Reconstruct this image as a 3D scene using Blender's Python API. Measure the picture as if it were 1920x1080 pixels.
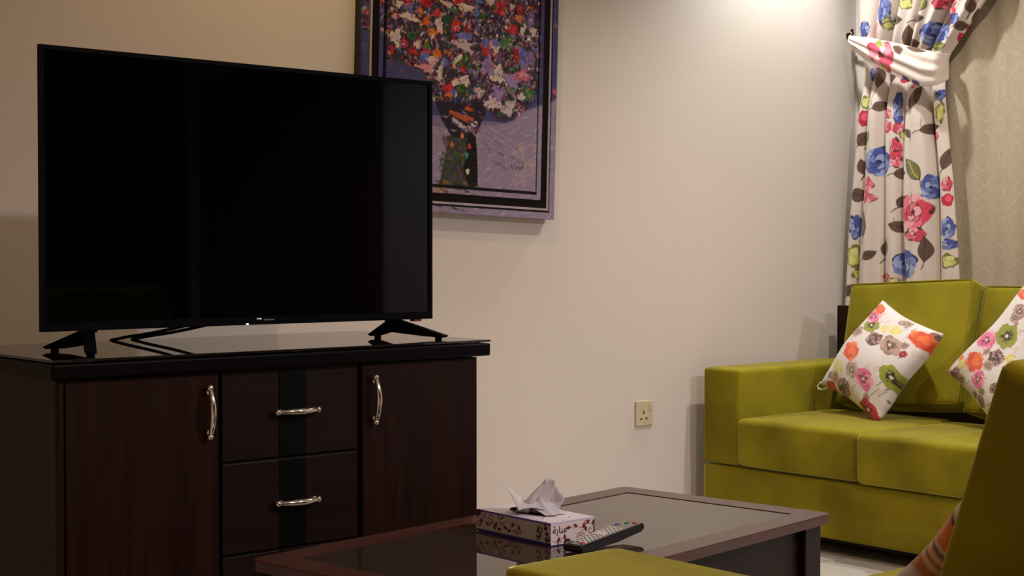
import bpy, bmesh, math, random
import numpy as np
from mathutils import Vector, Matrix, Euler

for o in list(bpy.data.objects):
    bpy.data.objects.remove(o)
SC = bpy.context.scene
COL = SC.collection
R = math.radians

# ------------------------------------------------------------------ camera, world, exposure
cam = bpy.data.cameras.new('camera')
cam.sensor_width = 36.0
cam.lens = 2774.0 / 1920.0 * 36.0
cam.clip_start = 0.02
cam_o = bpy.data.objects.new('camera', cam)
COL.objects.link(cam_o)
cam_o.location = (0, 0, 1.0)
cam_o.rotation_euler = (R(90 - 1.239), 0, R(49.4 - 90))
SC.camera = cam_o

world = bpy.data.worlds.new('night_world')
SC.world = world
world.use_nodes = True
bg = world.node_tree.nodes['Background']
bg.inputs[0].default_value = (0.02, 0.025, 0.04, 1)
bg.inputs[1].default_value = 0.3

vs = SC.view_settings
vs.view_transform = 'Standard'
vs.look = 'None'
vs.gamma = 1.0
vs.use_curve_mapping = False
vs.exposure = 0.0

CEIL = 2.62
WARM = (1.0, 0.80, 0.56)
SOFT = (1.0, 0.83, 0.72)
# x, y, watts, colour, cone degrees, blend, lamp radius, label
LAMPS = [
    (1.66, -0.62, 170, (1.0, 0.66, 0.42), 165, 0.5, 0.035, 'round recessed ceiling downlight above the room behind the near loveseat, left of the other'),
    (3.30, -0.50, 180, (0.68, 0.80, 1.0), 165, 0.5, 0.035, 'added unseen ceiling downlight lifting the walls from behind the near loveseat, on the window side'),  # added cool fill lamp, raises the middle and lower back wall
    (4.10, 2.50, 102, (1.0, 0.92, 0.78), 137, 1.0, 0.03, 'round recessed ceiling downlight above the front of the far green loveseat'),
    (4.46, 3.44, 76, (0.94, 0.98, 0.94), 120, 0.9, 0.03, 'round recessed ceiling downlight close to the back wall, washing it beside the floral curtain'),
    (2.30, 2.90, 25, (1.0, 0.70, 0.30), 140, 0.6, 0.03, 'added unseen ceiling downlight brightening the upper wall above the television and the painting'),  # added warm lamp, washes the upper left of the back wall
]

# ------------------------------------------------------------------ helpers
def tag(o, label=None, cat=None, group=None, kind=None):
    if label: o['label'] = label
    if cat: o['category'] = cat
    if group: o['group'] = group
    if kind: o['kind'] = kind
    return o

def empty(name, loc=(0, 0, 0), rot=(0, 0, 0)):
    o = bpy.data.objects.new(name, None)
    o.empty_display_size = 0.05
    COL.objects.link(o)
    o.location = loc
    o.rotation_euler = rot
    return o

def link(name, me, mat=None, parent=None, loc=None, rot=None, smooth=False):
    o = bpy.data.objects.new(name, me)
    COL.objects.link(o)
    if mat is not None and not me.materials:
        me.materials.append(mat)
    if parent is not None: o.parent = parent
    if loc is not None: o.location = loc
    if rot is not None: o.rotation_euler = rot
    if smooth:
        me.polygons.foreach_set('use_smooth', [True] * len(me.polygons))
    return o

def from_bm(name, bm, mat=None, parent=None, loc=None, rot=None, smooth=False):
    me = bpy.data.meshes.new(name)
    bmesh.ops.recalc_face_normals(bm, faces=bm.faces)
    bm.to_mesh(me)
    bm.free()
    return link(name, me, mat, parent, loc, rot, smooth)

def bm_box(bm, lo, hi, bev=0.0, seg=2, mat=None):
    vsx = [bm.verts.new((x, y, z)) for x in (lo[0], hi[0]) for y in (lo[1], hi[1]) for z in (lo[2], hi[2])]
    idx = [(0, 1, 3, 2), (4, 6, 7, 5), (0, 4, 5, 1), (2, 3, 7, 6), (0, 2, 6, 4), (1, 5, 7, 3)]
    fs = [bm.faces.new([vsx[i] for i in f]) for f in idx]
    if mat is not None:
        for v in vsx: v.co = mat @ v.co
    if bev > 0:
        es = list({e for f in fs for e in f.edges})
        bmesh.ops.bevel(bm, geom=es, offset=bev, segments=seg, affect='EDGES', profile=0.6)
    return vsx

def box(name, lo, hi, mat, parent=None, bev=0.002, seg=2, **k):
    bm = bmesh.new()
    bm_box(bm, lo, hi, bev, seg)
    return from_bm(name, bm, mat, parent, **k)

def bm_tube(bm, pts, rad, n=10, caps=True, flat=None):
    """tube along a polyline; rad is a number or a list; flat=(a,b) squashes"""
    pts = [Vector(p) for p in pts]
    m = len(pts)
    rad = rad if isinstance(rad, (list, tuple)) else [rad] * m
    rings = []
    up = None
    for i, p in enumerate(pts):
        t = (pts[min(i + 1, m - 1)] - pts[max(i - 1, 0)]).normalized()
        if up is None:
            up = Vector((0, 0, 1)) if abs(t.z) < 0.9 else Vector((1, 0, 0))
        s = t.cross(up).normalized()
        up = s.cross(t).normalized()
        ring = []
        for k in range(n):
            a = 2 * math.pi * k / n
            ca, sa = math.cos(a), math.sin(a)
            if flat: ca *= flat[0]; sa *= flat[1]
            ring.append(bm.verts.new(p + (s * ca + up * sa) * rad[i]))
        rings.append(ring)
    for a, b in zip(rings, rings[1:]):
        for k in range(n):
            bm.faces.new((a[k], a[(k + 1) % n], b[(k + 1) % n], b[k]))
    if caps:
        bm.faces.new(rings[0]); bm.faces.new(rings[-1])

def bm_sphere(bm, c, r, sc=(1, 1, 1), seg=16, rings=10):
    m = Matrix.Translation(c) @ Matrix.Diagonal((sc[0], sc[1], sc[2], 1))
    bmesh.ops.create_uvsphere(bm, u_segments=seg, v_segments=rings, radius=r, matrix=m)

def bm_cyl(bm, c, r, h, axis='Z', n=32, r2=None, bev=0):
    m = Matrix.Translation(c)
    if axis == 'Y': m = m @ Matrix.Rotation(R(90), 4, 'X')
    if axis == 'X': m = m @ Matrix.Rotation(R(90), 4, 'Y')
    bmesh.ops.create_cone(bm, cap_ends=True, segments=n, radius1=r, radius2=r if r2 is None else r2, depth=h, matrix=m)

def bm_prism(bm, pts2, axis, a, b, bev=0):
    """closed polygon pts2 extruded along an axis"""
    def mk(p, t):
        if axis == 'Y': return (p[0], t, p[1])
        if axis == 'X': return (t, p[0], p[1])
        return (p[0], p[1], t)
    A = [bm.verts.new(mk(p, a)) for p in pts2]
    B = [bm.verts.new(mk(p, b)) for p in pts2]
    fs = [bm.faces.new(A), bm.faces.new(B[::-1])]
    n = len(pts2)
    for i in range(n):
        fs.append(bm.faces.new((A[i], B[i], B[(i + 1) % n], A[(i + 1) % n])))
    if bev:
        es = list({e for f in fs for e in f.edges})
        bmesh.ops.bevel(bm, geom=es, offset=bev, segments=2, affect='EDGES')

# ------------------------------------------------------------------ materials
def lin(c):
    return tuple(((v / 255.0) / 12.92 if v / 255.0 <= 0.04045 else ((v / 255.0 + 0.055) / 1.055) ** 2.4) for v in c)

def mat_new(name):
    m = bpy.data.materials.new(name)
    m.use_nodes = True
    nt = m.node_tree
    return m, nt, nt.nodes['Principled BSDF']

def setp(b, **k):
    for a, v in k.items():
        b.inputs[a.replace('_', ' ')].default_value = v

def noise(nt, scale, detail=3, vec=None, mapscale=None, rough=0.5):
    tc = nt.nodes.new('ShaderNodeTexCoord')
    src = tc.outputs['Object']
    if mapscale:
        mp = nt.nodes.new('ShaderNodeMapping')
        mp.inputs['Scale'].default_value = mapscale
        nt.links.new(src, mp.inputs['Vector'])
        src = mp.outputs[0]
    n = nt.nodes.new('ShaderNodeTexNoise')
    n.inputs['Scale'].default_value = scale
    n.inputs['Detail'].default_value = detail
    n.inputs['Roughness'].default_value = rough
    nt.links.new(src, n.inputs['Vector'])
    return n

def ramp(nt, src, stops):
    r = nt.nodes.new('ShaderNodeValToRGB')
    el = r.color_ramp.elements
    while len(el) < len(stops): el.new(0.5)
    for e, (p, c) in zip(el, stops):
        e.position = p
        e.color = (*c, 1) if len(c) == 3 else c
    nt.links.new(src, r.inputs[0])
    return r

def bump(nt, b, src, strength, dist=0.002):
    n = nt.nodes.new('ShaderNodeBump')
    n.inputs['Strength'].default_value = strength
    n.inputs['Distance'].default_value = dist
    nt.links.new(src, n.inputs['Height'])
    nt.links.new(n.outputs[0], b.inputs['Normal'])

def plain(name, col, rough=0.5, metal=0.0, bumpy=0.0, bscale=200, **k):
    m, nt, b = mat_new(name)
    n = noise(nt, bscale * 0.1, 4)
    c0 = tuple(v * 0.94 for v in col); c1 = tuple(min(1, v * 1.04) for v in col)
    r = ramp(nt, n.outputs[0], [(0.35, c0), (0.65, c1)])
    nt.links.new(r.outputs[0], b.inputs['Base Color'])
    setp(b, Roughness=rough, Metallic=metal, **k)
    if bumpy:
        n2 = noise(nt, bscale, 3)
        bump(nt, b, n2.outputs[0], bumpy)
    return m

def wood(name, dark, light, rough=0.35, axis='Z', scale=1.0, coat=0.3, ior=1.5):
    m, nt, b = mat_new(name)
    ms = {'Z': (26, 26, 1.2), 'X': (1.2, 26, 26), 'Y': (26, 1.2, 26)}[axis]
    n = noise(nt, 2.2 * scale, 6, mapscale=ms, rough=0.62)
    r = ramp(nt, n.outputs[0], [(0.30, dark), (0.55, tuple((a + c) / 2 for a, c in zip(dark, light))), (0.75, light)])
    nt.links.new(r.outputs[0], b.inputs['Base Color'])
    setp(b, Roughness=rough, IOR=ior)
    b.inputs['Coat Weight'].default_value = coat
    b.inputs['Coat Roughness'].default_value = 0.25
    bump(nt, b, n.outputs[0], 0.08, 0.001)
    return m

def velvet(name, dark, light):
    m, nt, b = mat_new(name)
    n = noise(nt, 3.2, 4, rough=0.5)
    r = ramp(nt, n.outputs[0], [(0.36, dark), (0.62, light)])
    nt.links.new(r.outputs[0], b.inputs['Base Color'])
    setp(b, Roughness=0.85)
    b.inputs['Sheen Weight'].default_value = 1.0
    b.inputs['Sheen Roughness'].default_value = 0.32
    b.inputs['Sheen Tint'].default_value = (1.0, 0.95, 0.28, 1)
    b.inputs['Specular IOR Level'].default_value = 0.15
    n2 = noise(nt, 900, 2)
    bump(nt, b, n2.outputs[0], 0.25, 0.001)
    return m

def printed(name, rough=0.8, weave=0.15, sheen=0.2, relief=0.0, wscale=1200):
    m, nt, b = mat_new(name)
    a = nt.nodes.new('ShaderNodeAttribute')
    a.attribute_name = 'print'
    nt.links.new(a.outputs['Color'], b.inputs['Base Color'])
    setp(b, Roughness=rough)
    b.inputs['Sheen Weight'].default_value = sheen
    if relief:
        b.inputs['IOR'].default_value = 1.3
        bump(nt, b, a.outputs['Fac'], relief, 0.004)
    elif weave:
        n2 = noise(nt, wscale, 2)
        bump(nt, b, n2.outputs[0], weave, 0.0006)
    return m

M = {}
def build_materials():
    # painted wall
    m, nt, b = mat_new('cream_wall_paint')
    n = noise(nt, 1.3, 4)
    r = ramp(nt, n.outputs[0], [(0.3, (0.62, 0.545, 0.50)), (0.7, (0.655, 0.58, 0.53))])
    nt.links.new(r.outputs[0], b.inputs['Base Color'])
    setp(b, Roughness=0.62)
    b.inputs['Specular IOR Level'].default_value = 0.3
    n2 = noise(nt, 160, 4)
    bump(nt, b, n2.outputs[0], 0.06, 0.001)
    M['wall'] = m
    M['ceiling'] = plain('white_ceiling_paint', (0.7, 0.68, 0.64), 0.8)
    # floor tiles
    m, nt, b = mat_new('polished_floor_tiles')
    tc = nt.nodes.new('ShaderNodeTexCoord')
    br = nt.nodes.new('ShaderNodeTexBrick')
    br.offset = 0.0
    br.inputs['Scale'].default_value = 1.0
    br.inputs['Brick Width'].default_value = 0.6
    br.inputs['Row Height'].default_value = 0.6
    br.inputs['Mortar Size'].default_value = 0.003
    br.inputs['Color1'].default_value = (0.66, 0.61, 0.56, 1)
    br.inputs['Color2'].default_value = (0.63, 0.58, 0.53, 1)
    br.inputs['Mortar'].default_value = (0.3, 0.27, 0.24, 1)
    nt.links.new(tc.outputs['Object'], br.inputs['Vector'])
    nt.links.new(br.outputs[0], b.inputs['Base Color'])
    setp(b, Roughness=0.12)
    M['floor'] = m
    M['panel'] = wood('dark_wood_panelling', (0.010, 0.006, 0.004), (0.03, 0.016, 0.010), 0.5, 'Z')
    M['leaf'] = wood('brown_wood_door', (0.07, 0.035, 0.022), (0.13, 0.07, 0.045), 0.5, 'Z')
    M['cab'] = wood('dark_brown_cabinet_veneer', (0.0075, 0.0019, 0.0007), (0.026, 0.0072, 0.0026), 0.42, 'Z', coat=0.0, ior=1.24)
    M['cab_h'] = wood('dark_brown_drawer_veneer', (0.005, 0.0014, 0.0007), (0.015, 0.0040, 0.0020), 0.42, 'X', coat=0.0, ior=1.28)
    M['cab_black'] = plain('black_lacquer_strip', (0.0010, 0.0009, 0.0008), 0.4, IOR=1.22)
    M['slab'] = wood('near_black_top_board', (0.0010, 0.0005, 0.0004), (0.0025, 0.0010, 0.0007), 0.4, 'X', coat=0.0, ior=1.18)
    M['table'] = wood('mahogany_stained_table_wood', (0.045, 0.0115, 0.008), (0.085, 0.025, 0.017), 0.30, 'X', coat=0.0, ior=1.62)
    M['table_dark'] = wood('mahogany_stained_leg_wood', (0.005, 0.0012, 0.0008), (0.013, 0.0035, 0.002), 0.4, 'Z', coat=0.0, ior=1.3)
    # dark glass sheets
    m, nt, b = mat_new('dark_tinted_glass')
    n = noise(nt, 6, 2)
    r = ramp(nt, n.outputs[0], [(0.3, (0.006, 0.006, 0.0055)), (0.7, (0.008, 0.008, 0.0075))])
    nt.links.new(r.outputs[0], b.inputs['Base Color'])
    setp(b, Roughness=0.015, IOR=1.58)
    M['glass_dark'] = m
    m, nt, b = mat_new('bronze_tinted_table_glass')
    n = noise(nt, 5, 2)
    r = ramp(nt, n.outputs[0], [(0.3, (0.034, 0.022, 0.017)), (0.7, (0.038, 0.025, 0.019))])
    nt.links.new(r.outputs[0], b.inputs['Base Color'])
    setp(b, Roughness=0.02, IOR=1.75)
    M['glass_bronze'] = m
    M['tv'] = plain('black_television_plastic', (0.0016, 0.0014, 0.0014), 0.5, IOR=1.15)
    m, nt, b = mat_new('television_screen_panel')
    n = noise(nt, 4, 1)
    r = ramp(nt, n.outputs[0], [(0.3, (0.0006, 0.0005, 0.0005)), (0.7, (0.0007, 0.0006, 0.0006))])
    nt.links.new(r.outputs[0], b.inputs['Base Color'])
    setp(b, Roughness=0.035, IOR=1.30)
    M['screen'] = m
    M['silver'] = plain('silver_badge', (0.75, 0.75, 0.8), 0.25, 1.0)
    M['chrome'] = plain('polished_nickel', (0.80, 0.74, 0.68), 0.12, 1.0)
    M['velvet'] = velvet('olive_green_velvet', (0.160, 0.131, 0.0045), (0.275, 0.232, 0.010))
    M['piping'] = velvet('olive_green_piping', (0.15, 0.13, 0.007), (0.21, 0.18, 0.01))
    M['black_cloth'] = plain('black_under_cloth', (0.006, 0.006, 0.006), 0.9)
    M['socket'] = plain('ivory_socket_plastic', (0.56, 0.47, 0.32), 0.35)
    M['hole'] = plain('dark_socket_hole', (0.10, 0.055, 0.03), 0.8)
    M['drape'] = printed('floral_printed_cotton', 0.85)
    M['cushion'] = printed('floral_printed_satin', 0.6, 0.1, 0.3)
    M['paint'] = printed('thick_oil_paint', 0.45, 0, 0, relief=0.5)
    M['box'] = printed('printed_tissue_carton', 0.42, 0.0, 0)
    M['frame_black'] = plain('black_picture_frame', (0.004, 0.0018, 0.0020), 0.5, IOR=1.22)
    M['frame_side'] = plain('black_picture_frame_side', (0.008, 0.005, 0.006), 0.5)
    M['lip'] = plain('pale_lilac_frame_edge', (0.36, 0.30, 0.34), 0.4)
    M['metal_dark'] = plain('dark_bronze_metal', (0.05, 0.035, 0.025), 0.35, 1.0)
    M['white'] = plain('white_plastic', (0.7, 0.68, 0.66), 0.4)
    M['remote'] = plain('black_remote_plastic', (0.010, 0.010, 0.011), 0.3)
    M['remote_face'] = plain('silver_grey_remote_face', (0.20, 0.19, 0.18), 0.35)
    M['button'] = plain('pale_grey_rubber_button', (0.55, 0.53, 0.55), 0.5)
    M['btn_red'] = plain('red_button', (0.55, 0.04, 0.05), 0.45)
    M['btn_green'] = plain('green_button', (0.03, 0.16, 0.06), 0.45)
    M['btn_blue'] = plain('violet_button', (0.08, 0.06, 0.30), 0.45)
    M['ink_black'] = plain('dark_print_ink', (0.03, 0.015, 0.03), 0.5)
    M['ink_red'] = plain('maroon_print_ink', (0.20, 0.03, 0.04), 0.5)
    M['ir'] = plain('dark_red_sensor_lens', (0.22, 0.03, 0.02), 0.2)
    M['label_white'] = plain('white_care_label', (0.75, 0.73, 0.72), 0.4)
    # lamp diffuser
    m, nt, b = mat_new('glowing_lamp_glass')
    n = noise(nt, 3, 1)
    setp(b, Roughness=0.4)
    b.inputs['Emission Color'].default_value = (1, 0.85, 0.65, 1)
    b.inputs['Emission Strength'].default_value = 6
    M['lamp'] = m
    m, nt, b = mat_new('tiny_power_light')
    b.inputs['Base Color'].default_value = (0.8, 0.85, 1, 1)
    b.inputs['Emission Color'].default_value = (0.85, 0.9, 1, 1)
    b.inputs['Emission Strength'].default_value = 1.6
    M['led'] = m
    # tissue paper
    m, nt, b = mat_new('white_tissue_paper')
    n = noise(nt, 60, 4)
    r = ramp(nt, n.outputs[0], [(0.3, (0.78, 0.76, 0.82)), (0.7, (0.86, 0.84, 0.88))])
    nt.links.new(r.outputs[0], b.inputs['Base Color'])
    setp(b, Roughness=0.9)
    b.inputs['Transmission Weight'].default_value = 0.0
    b.inputs['Subsurface Weight'].default_value = 0.0
    tr = nt.nodes.new('ShaderNodeBsdfTranslucent')
    tr.inputs[0].default_value = (0.8, 0.78, 0.82, 1)
    mx = nt.nodes.new('ShaderNodeMixShader')
    mx.inputs[0].default_value = 0.4
    nt.links.new(b.outputs[0], mx.inputs[1]); nt.links.new(tr.outputs[0], mx.inputs[2])
    nt.links.new(mx.outputs[0], nt.nodes['Material Output'].inputs[0])
    M['tissue'] = m
    # sheer curtain with a woven damask lattice, driven by unfolded cloth coordinates
    m, nt, b = mat_new('beige_lace_sheer')
    uv = nt.nodes.new('ShaderNodeUVMap'); uv.uv_map = 'cloth'
    sep = nt.nodes.new('ShaderNodeSeparateXYZ')
    nz = nt.nodes.new('ShaderNodeTexNoise'); nz.inputs['Scale'].default_value = 9; nz.inputs['Detail'].default_value = 4
    nt.links.new(uv.outputs[0], nz.inputs['Vector'])
    ad = nt.nodes.new('ShaderNodeVectorMath'); ad.operation = 'MULTIPLY_ADD'
    nt.links.new(nz.outputs['Color'], ad.inputs[0]); ad.inputs[1].default_value = (0.07, 0.08, 0); nt.links.new(uv.outputs[0], ad.inputs[2])
    nt.links.new(ad.outputs[0], sep.inputs[0])
    def math_(op, a, b_=None, c_=None):
        n = nt.nodes.new('ShaderNodeMath'); n.operation = op
        for i, v in enumerate((a, b_, c_)):
            if v is None: continue
            if isinstance(v, (int, float)): n.inputs[i].default_value = v
            else: nt.links.new(v, n.inputs[i])
        return n.outputs[0]
    u_, v_ = sep.outputs[0], sep.outputs[1]
    cu = math_('COSINE', math_('MULTIPLY', u_, 2 * math.pi / 0.15))
    cv = math_('COSINE', math_('MULTIPLY', v_, 2 * math.pi / 0.235))
    s = math_('ADD', cu, cv)
    def line(src, lvl, w):
        d = math_('ABSOLUTE', math_('SUBTRACT', src, lvl))
        return math_('MAXIMUM', math_('SUBTRACT', 1.0, math_('DIVIDE', d, w)), 0.0)
    l1 = math_('MULTIPLY', line(s, 0.12, 0.11), .48); l2 = math_('MULTIPLY', line(s, -0.35, 0.07), .45); l3 = math_('MULTIPLY', line(s, 1.25, 0.10), .45); l4 = math_('MULTIPLY', line(s, -1.75, 0.14), .35)
    cu2 = math_('COSINE', math_('MULTIPLY', u_, 2 * math.pi / 0.05))
    cv2 = math_('COSINE', math_('MULTIPLY', v_, 2 * math.pi / 0.083))
    l5 = math_('MULTIPLY', line(math_('MULTIPLY', cu2, cv2), 0.3, 0.16), 0.22)
    tot = l1
    for l in (l2, l3, l4, l5): tot = math_('MAXIMUM', tot, l)
    mixc = nt.nodes.new('ShaderNodeMix'); mixc.data_type = 'RGBA'
    nt.links.new(tot, mixc.inputs[0])
    mixc.inputs[6].default_value = (0.49, 0.395, 0.285, 1)
    mixc.inputs[7].default_value = (0.62, 0.52, 0.39, 1)
    nt.links.new(mixc.outputs[2], b.inputs['Base Color'])
    setp(b, Roughness=0.8)
    tp = nt.nodes.new('ShaderNodeBsdfTransparent')
    mx = nt.nodes.new('ShaderNodeMixShader')
    al = math_('MULTIPLY_ADD', tot, 0.10, 0.84)
    nt.links.new(al, mx.inputs[0])
    nt.links.new(tp.outputs[0], mx.inputs[1]); nt.links.new(b.outputs[0], mx.inputs[2])
    nt.links.new(mx.outputs[0], nt.nodes['Material Output'].inputs[0])
    M['sheer'] = m
    m, nt, b = mat_new('night_window_glass')
    setp(b, Roughness=0.02, IOR=1.5)
    b.inputs['Base Color'].default_value = (0.01, 0.012, 0.016, 1)
    M['pane'] = m
build_materials()

# ------------------------------------------------------------------ measured print layouts (metres / fractions of the cloth)
CURTAIN_PRINT=[('B', 3.463, 1.961, 0.03, 0.063, 0), ('B', 3.563, 1.9, 0.025, 0.032, 0), ('Y', 3.453, 1.908, 0.015, 0.025, 0), ('P', 3.505, 1.887, 0.02, 0.034, 0), ('L', 3.411, 1.917, 0.024, 0.019, 0), ('L', 3.307, 1.909, 0.029, 0.018, 0), ('L', 3.369, 1.852, 0.022, 0.041, 80), ('P', 3.197, 1.958, 0.047, 0.03, 0), ('P', 3.172, 1.924, 0.016, 0.024, 0), ('L', 3.192, 1.897, 0.021, 0.034, 85), ('B', 3.257, 1.842, 0.042, 0.053, 0), ('B', 3.208, 1.848, 0.028, 0.032, 0), ('G', 3.233, 1.799, 0.028, 0.018, 0), ('L', 3.09, 1.938, 0.02, 0.03, 80), ('L', 3.076, 1.881, 0.018, 0.039, 75), ('B', 3.158, 1.893, 0.023, 0.024, 0), ('L', 3.133, 1.864, 0.025, 0.018, 0), ('R', 3.135, 1.816, 0.023, 0.022, 0), ('R', 3.105, 1.833, 0.02, 0.026, 0), ('G', 3.282, 1.965, 0.024, 0.032, 60), ('Y', 3.37, 1.974, 0.029, 0.021, 0), ('L', 3.331, 1.817, 0.024, 0.018, 0), ('L', 3.506, 1.717, 0.025, 0.05, 90), ('B', 3.542, 1.72, 0.013, 0.027, 0), ('R', 3.395, 1.69, 0.015, 0.018, 0), ('P', 3.341, 1.663, 0.014, 0.018, 0), ('L', 3.324, 1.61, 0.026, 0.045, 60), ('B', 3.409, 1.594, 0.02, 0.049, 0), ('B', 3.406, 1.54, 0.017, 0.029, 0), ('L', 3.486, 1.59, 0.02, 0.027, 15), ('P', 3.453, 1.556, 0.022, 0.021, 0), ('P', 3.45, 1.506, 0.02, 0.025, 0), ('Y', 3.561, 1.612, 0.02, 0.025, 0), ('R', 3.569, 1.547, 0.02, 0.032, 0), ('L', 3.571, 1.467, 0.025, 0.03, 60), ('G', 3.54, 1.469, 0.015, 0.025, 70), ('L', 3.255, 1.487, 0.021, 0.034, 10), ('B', 3.223, 1.612, 0.019, 0.024, 0), ('Y', 3.218, 1.545, 0.016, 0.04, 0), ('R', 3.229, 1.456, 0.009, 0.016, 0), ('P', 3.406, 1.498, 0.022, 0.023, 0), ('Y', 3.384, 1.47, 0.02, 0.018, 0), ('P', 3.415, 1.412, 0.022, 0.052, 0), ('L', 3.35, 1.474, 0.014, 0.023, 135), ('B', 3.489, 1.372, 0.058, 0.059, 0), ('L', 3.575, 1.355, 0.018, 0.03, 100), ('G', 3.322, 1.333, 0.029, 0.049, 130), ('L', 3.388, 1.321, 0.029, 0.023, 0), ('P', 3.417, 1.379, 0.025, 0.037, 0), ('B', 3.253, 1.263, 0.031, 0.049, 0), ('L', 3.191, 1.367, 0.021, 0.038, 75), ('P', 3.186, 1.272, 0.021, 0.03, 0), ('R', 3.183, 1.212, 0.023, 0.024, 0), ('P', 3.534, 1.279, 0.033, 0.038, 0), ('P', 3.526, 1.228, 0.033, 0.021, 0), ('L', 3.59, 1.243, 0.028, 0.028, 0), ('P', 3.314, 1.168, 0.069, 0.075, 0), ('P', 3.306, 1.082, 0.048, 0.029, 0), ('L', 3.387, 1.216, 0.02, 0.029, 60), ('L', 3.401, 1.114, 0.022, 0.037, 165), ('L', 3.553, 1.129, 0.023, 0.053, 95), ('B', 3.602, 1.117, 0.026, 0.051, 0), ('B', 3.182, 1.105, 0.032, 0.042, 0), ('B', 3.175, 1.044, 0.035, 0.022, 0), ('L', 3.522, 1.004, 0.018, 0.027, 30), ('L', 3.462, 1.034, 0.022, 0.037, 80), ('L', 3.268, 1.027, 0.026, 0.047, 90), ('B', 3.356, 0.967, 0.063, 0.059, 0), ('Y', 3.174, 0.98, 0.035, 0.028, 0), ('Y', 3.611, 0.998, 0.026, 0.047, 0), ('R', 3.454, 0.916, 0.025, 0.019, 0), ('L', 3.618, 0.863, 0.026, 0.026, 60), ('Y', 3.593, 0.927, 0.023, 0.025, 0), ('Y', 3.412, 0.9, 0.024, 0.015, 0), ('L', 3.447, 1.73, 0.015, 0.046, 85)]
PILLOW_A=[('O', 0.309, 0.416, 0.09, 0.037, 0.08, -0.068), ('O', 0.91, 0.854, 0.098, 0.039, 0.069, -0.062), ('D', 0.876, 0.045, 0.085, 0.038, 0.069, -0.059), ('K', 0.952, 0.412, 0.097, 0.041, 0.079, -0.069), ('K', 0.268, 0.725, 0.087, 0.034, 0.071, -0.061), ('P', 0.698, 0.258, 0.096, 0.041, 0.08, -0.068), ('P', 0.166, 0.813, 0.085, 0.033, 0.063, -0.054), ('P', 1.128, 0.789, 0.085, 0.034, 0.072, -0.066), ('W', 0.488, 0.621, 0.086, 0.035, 0.062, -0.054), ('T', 0.721, 0.65, 0.097, 0.039, 0.079, -0.07), ('T', 0.475, 0.267, 0.078, 0.033, 0.065, -0.055), ('W', 1.12, 0.205, 0.086, 0.038, 0.063, -0.055), ('W', 0.443, 0.076, 0.087, 0.038, 0.074, -0.062), ('Y', 0.622, 0.798, 0.057, 0.022, 0.045, -0.04), ('O', 0.145, 0.911, 0.06, 0.022, 0.047, -0.041), ('T', 0.162, 0.604, 0.066, 0.026, 0.053, -0.045), ('Y', 0.233, 0.225, 0.065, 0.027, 0.057, -0.048), ('R', 0.221, 0.013, 0.059, 0.025, 0.048, -0.039), ('D', 1.016, 0.019, 0.055, 0.025, 0.042, -0.036), ('T', 0.24, 0.121, 0.056, 0.024, 0.049, -0.041), ('Y', 0.477, 0.761, 0.045, 0.018, 0.035, -0.031), ('R', 1.101, 0.898, 0.048, 0.019, 0.037, -0.034), ('T', 1.136, 0.566, 0.045, 0.019, 0.034, -0.031), ('T', 0.626, 0.923, 0.07, 0.027, 0.038, -0.034), ('Y', 0.73, -0.027, 0.062, 0.028, 0.05, -0.042)]
PILLOW_B=[('P', 0.156, 0.463, 0.071, 0.057, 0.067, -0.051), ('K', 0.303, 0.61, 0.082, 0.066, 0.081, -0.063), ('O', 0.24, 0.268, 0.072, 0.059, 0.069, -0.052), ('P', 0.405, 0.196, 0.056, 0.047, 0.062, -0.047), ('W', 0.398, 0.434, 0.057, 0.047, 0.053, -0.041), ('T', 0.21, 0.823, 0.054, 0.042, 0.051, -0.04), ('W', 0.114, 0.042, 0.039, 0.032, 0.038, -0.028), ('T', 0.207, 0.047, 0.037, 0.031, 0.038, -0.029), ('Y', 0.514, 0.518, 0.034, 0.028, 0.03, -0.023), ('O', 0.091, 0.935, 0.036, 0.027, 0.035, -0.027), ('Y', 0.125, 0.161, 0.032, 0.027, 0.032, -0.024), ('K', 0.514, 0.145, 0.03, 0.026, 0.027, -0.02), ('W', 0.552, 0.071, 0.034, 0.029, 0.042, -0.032), ('T', 0.397, 0.345, 0.039, 0.032, 0.033, -0.025), ('T', 0.222, 0.756, 0.036, 0.028, 0.033, -0.026)]
ROT_A=[[-0.368, 0.423, -0.828], [-0.891, -0.415, 0.184], [-0.2658, 0.8055, 0.5296]]
ROT_B=[[-0.3238, 0.1976, -0.9253], [-0.7723, -0.6202, 0.1377], [-0.5466, 0.7592, 0.3534]]
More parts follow.
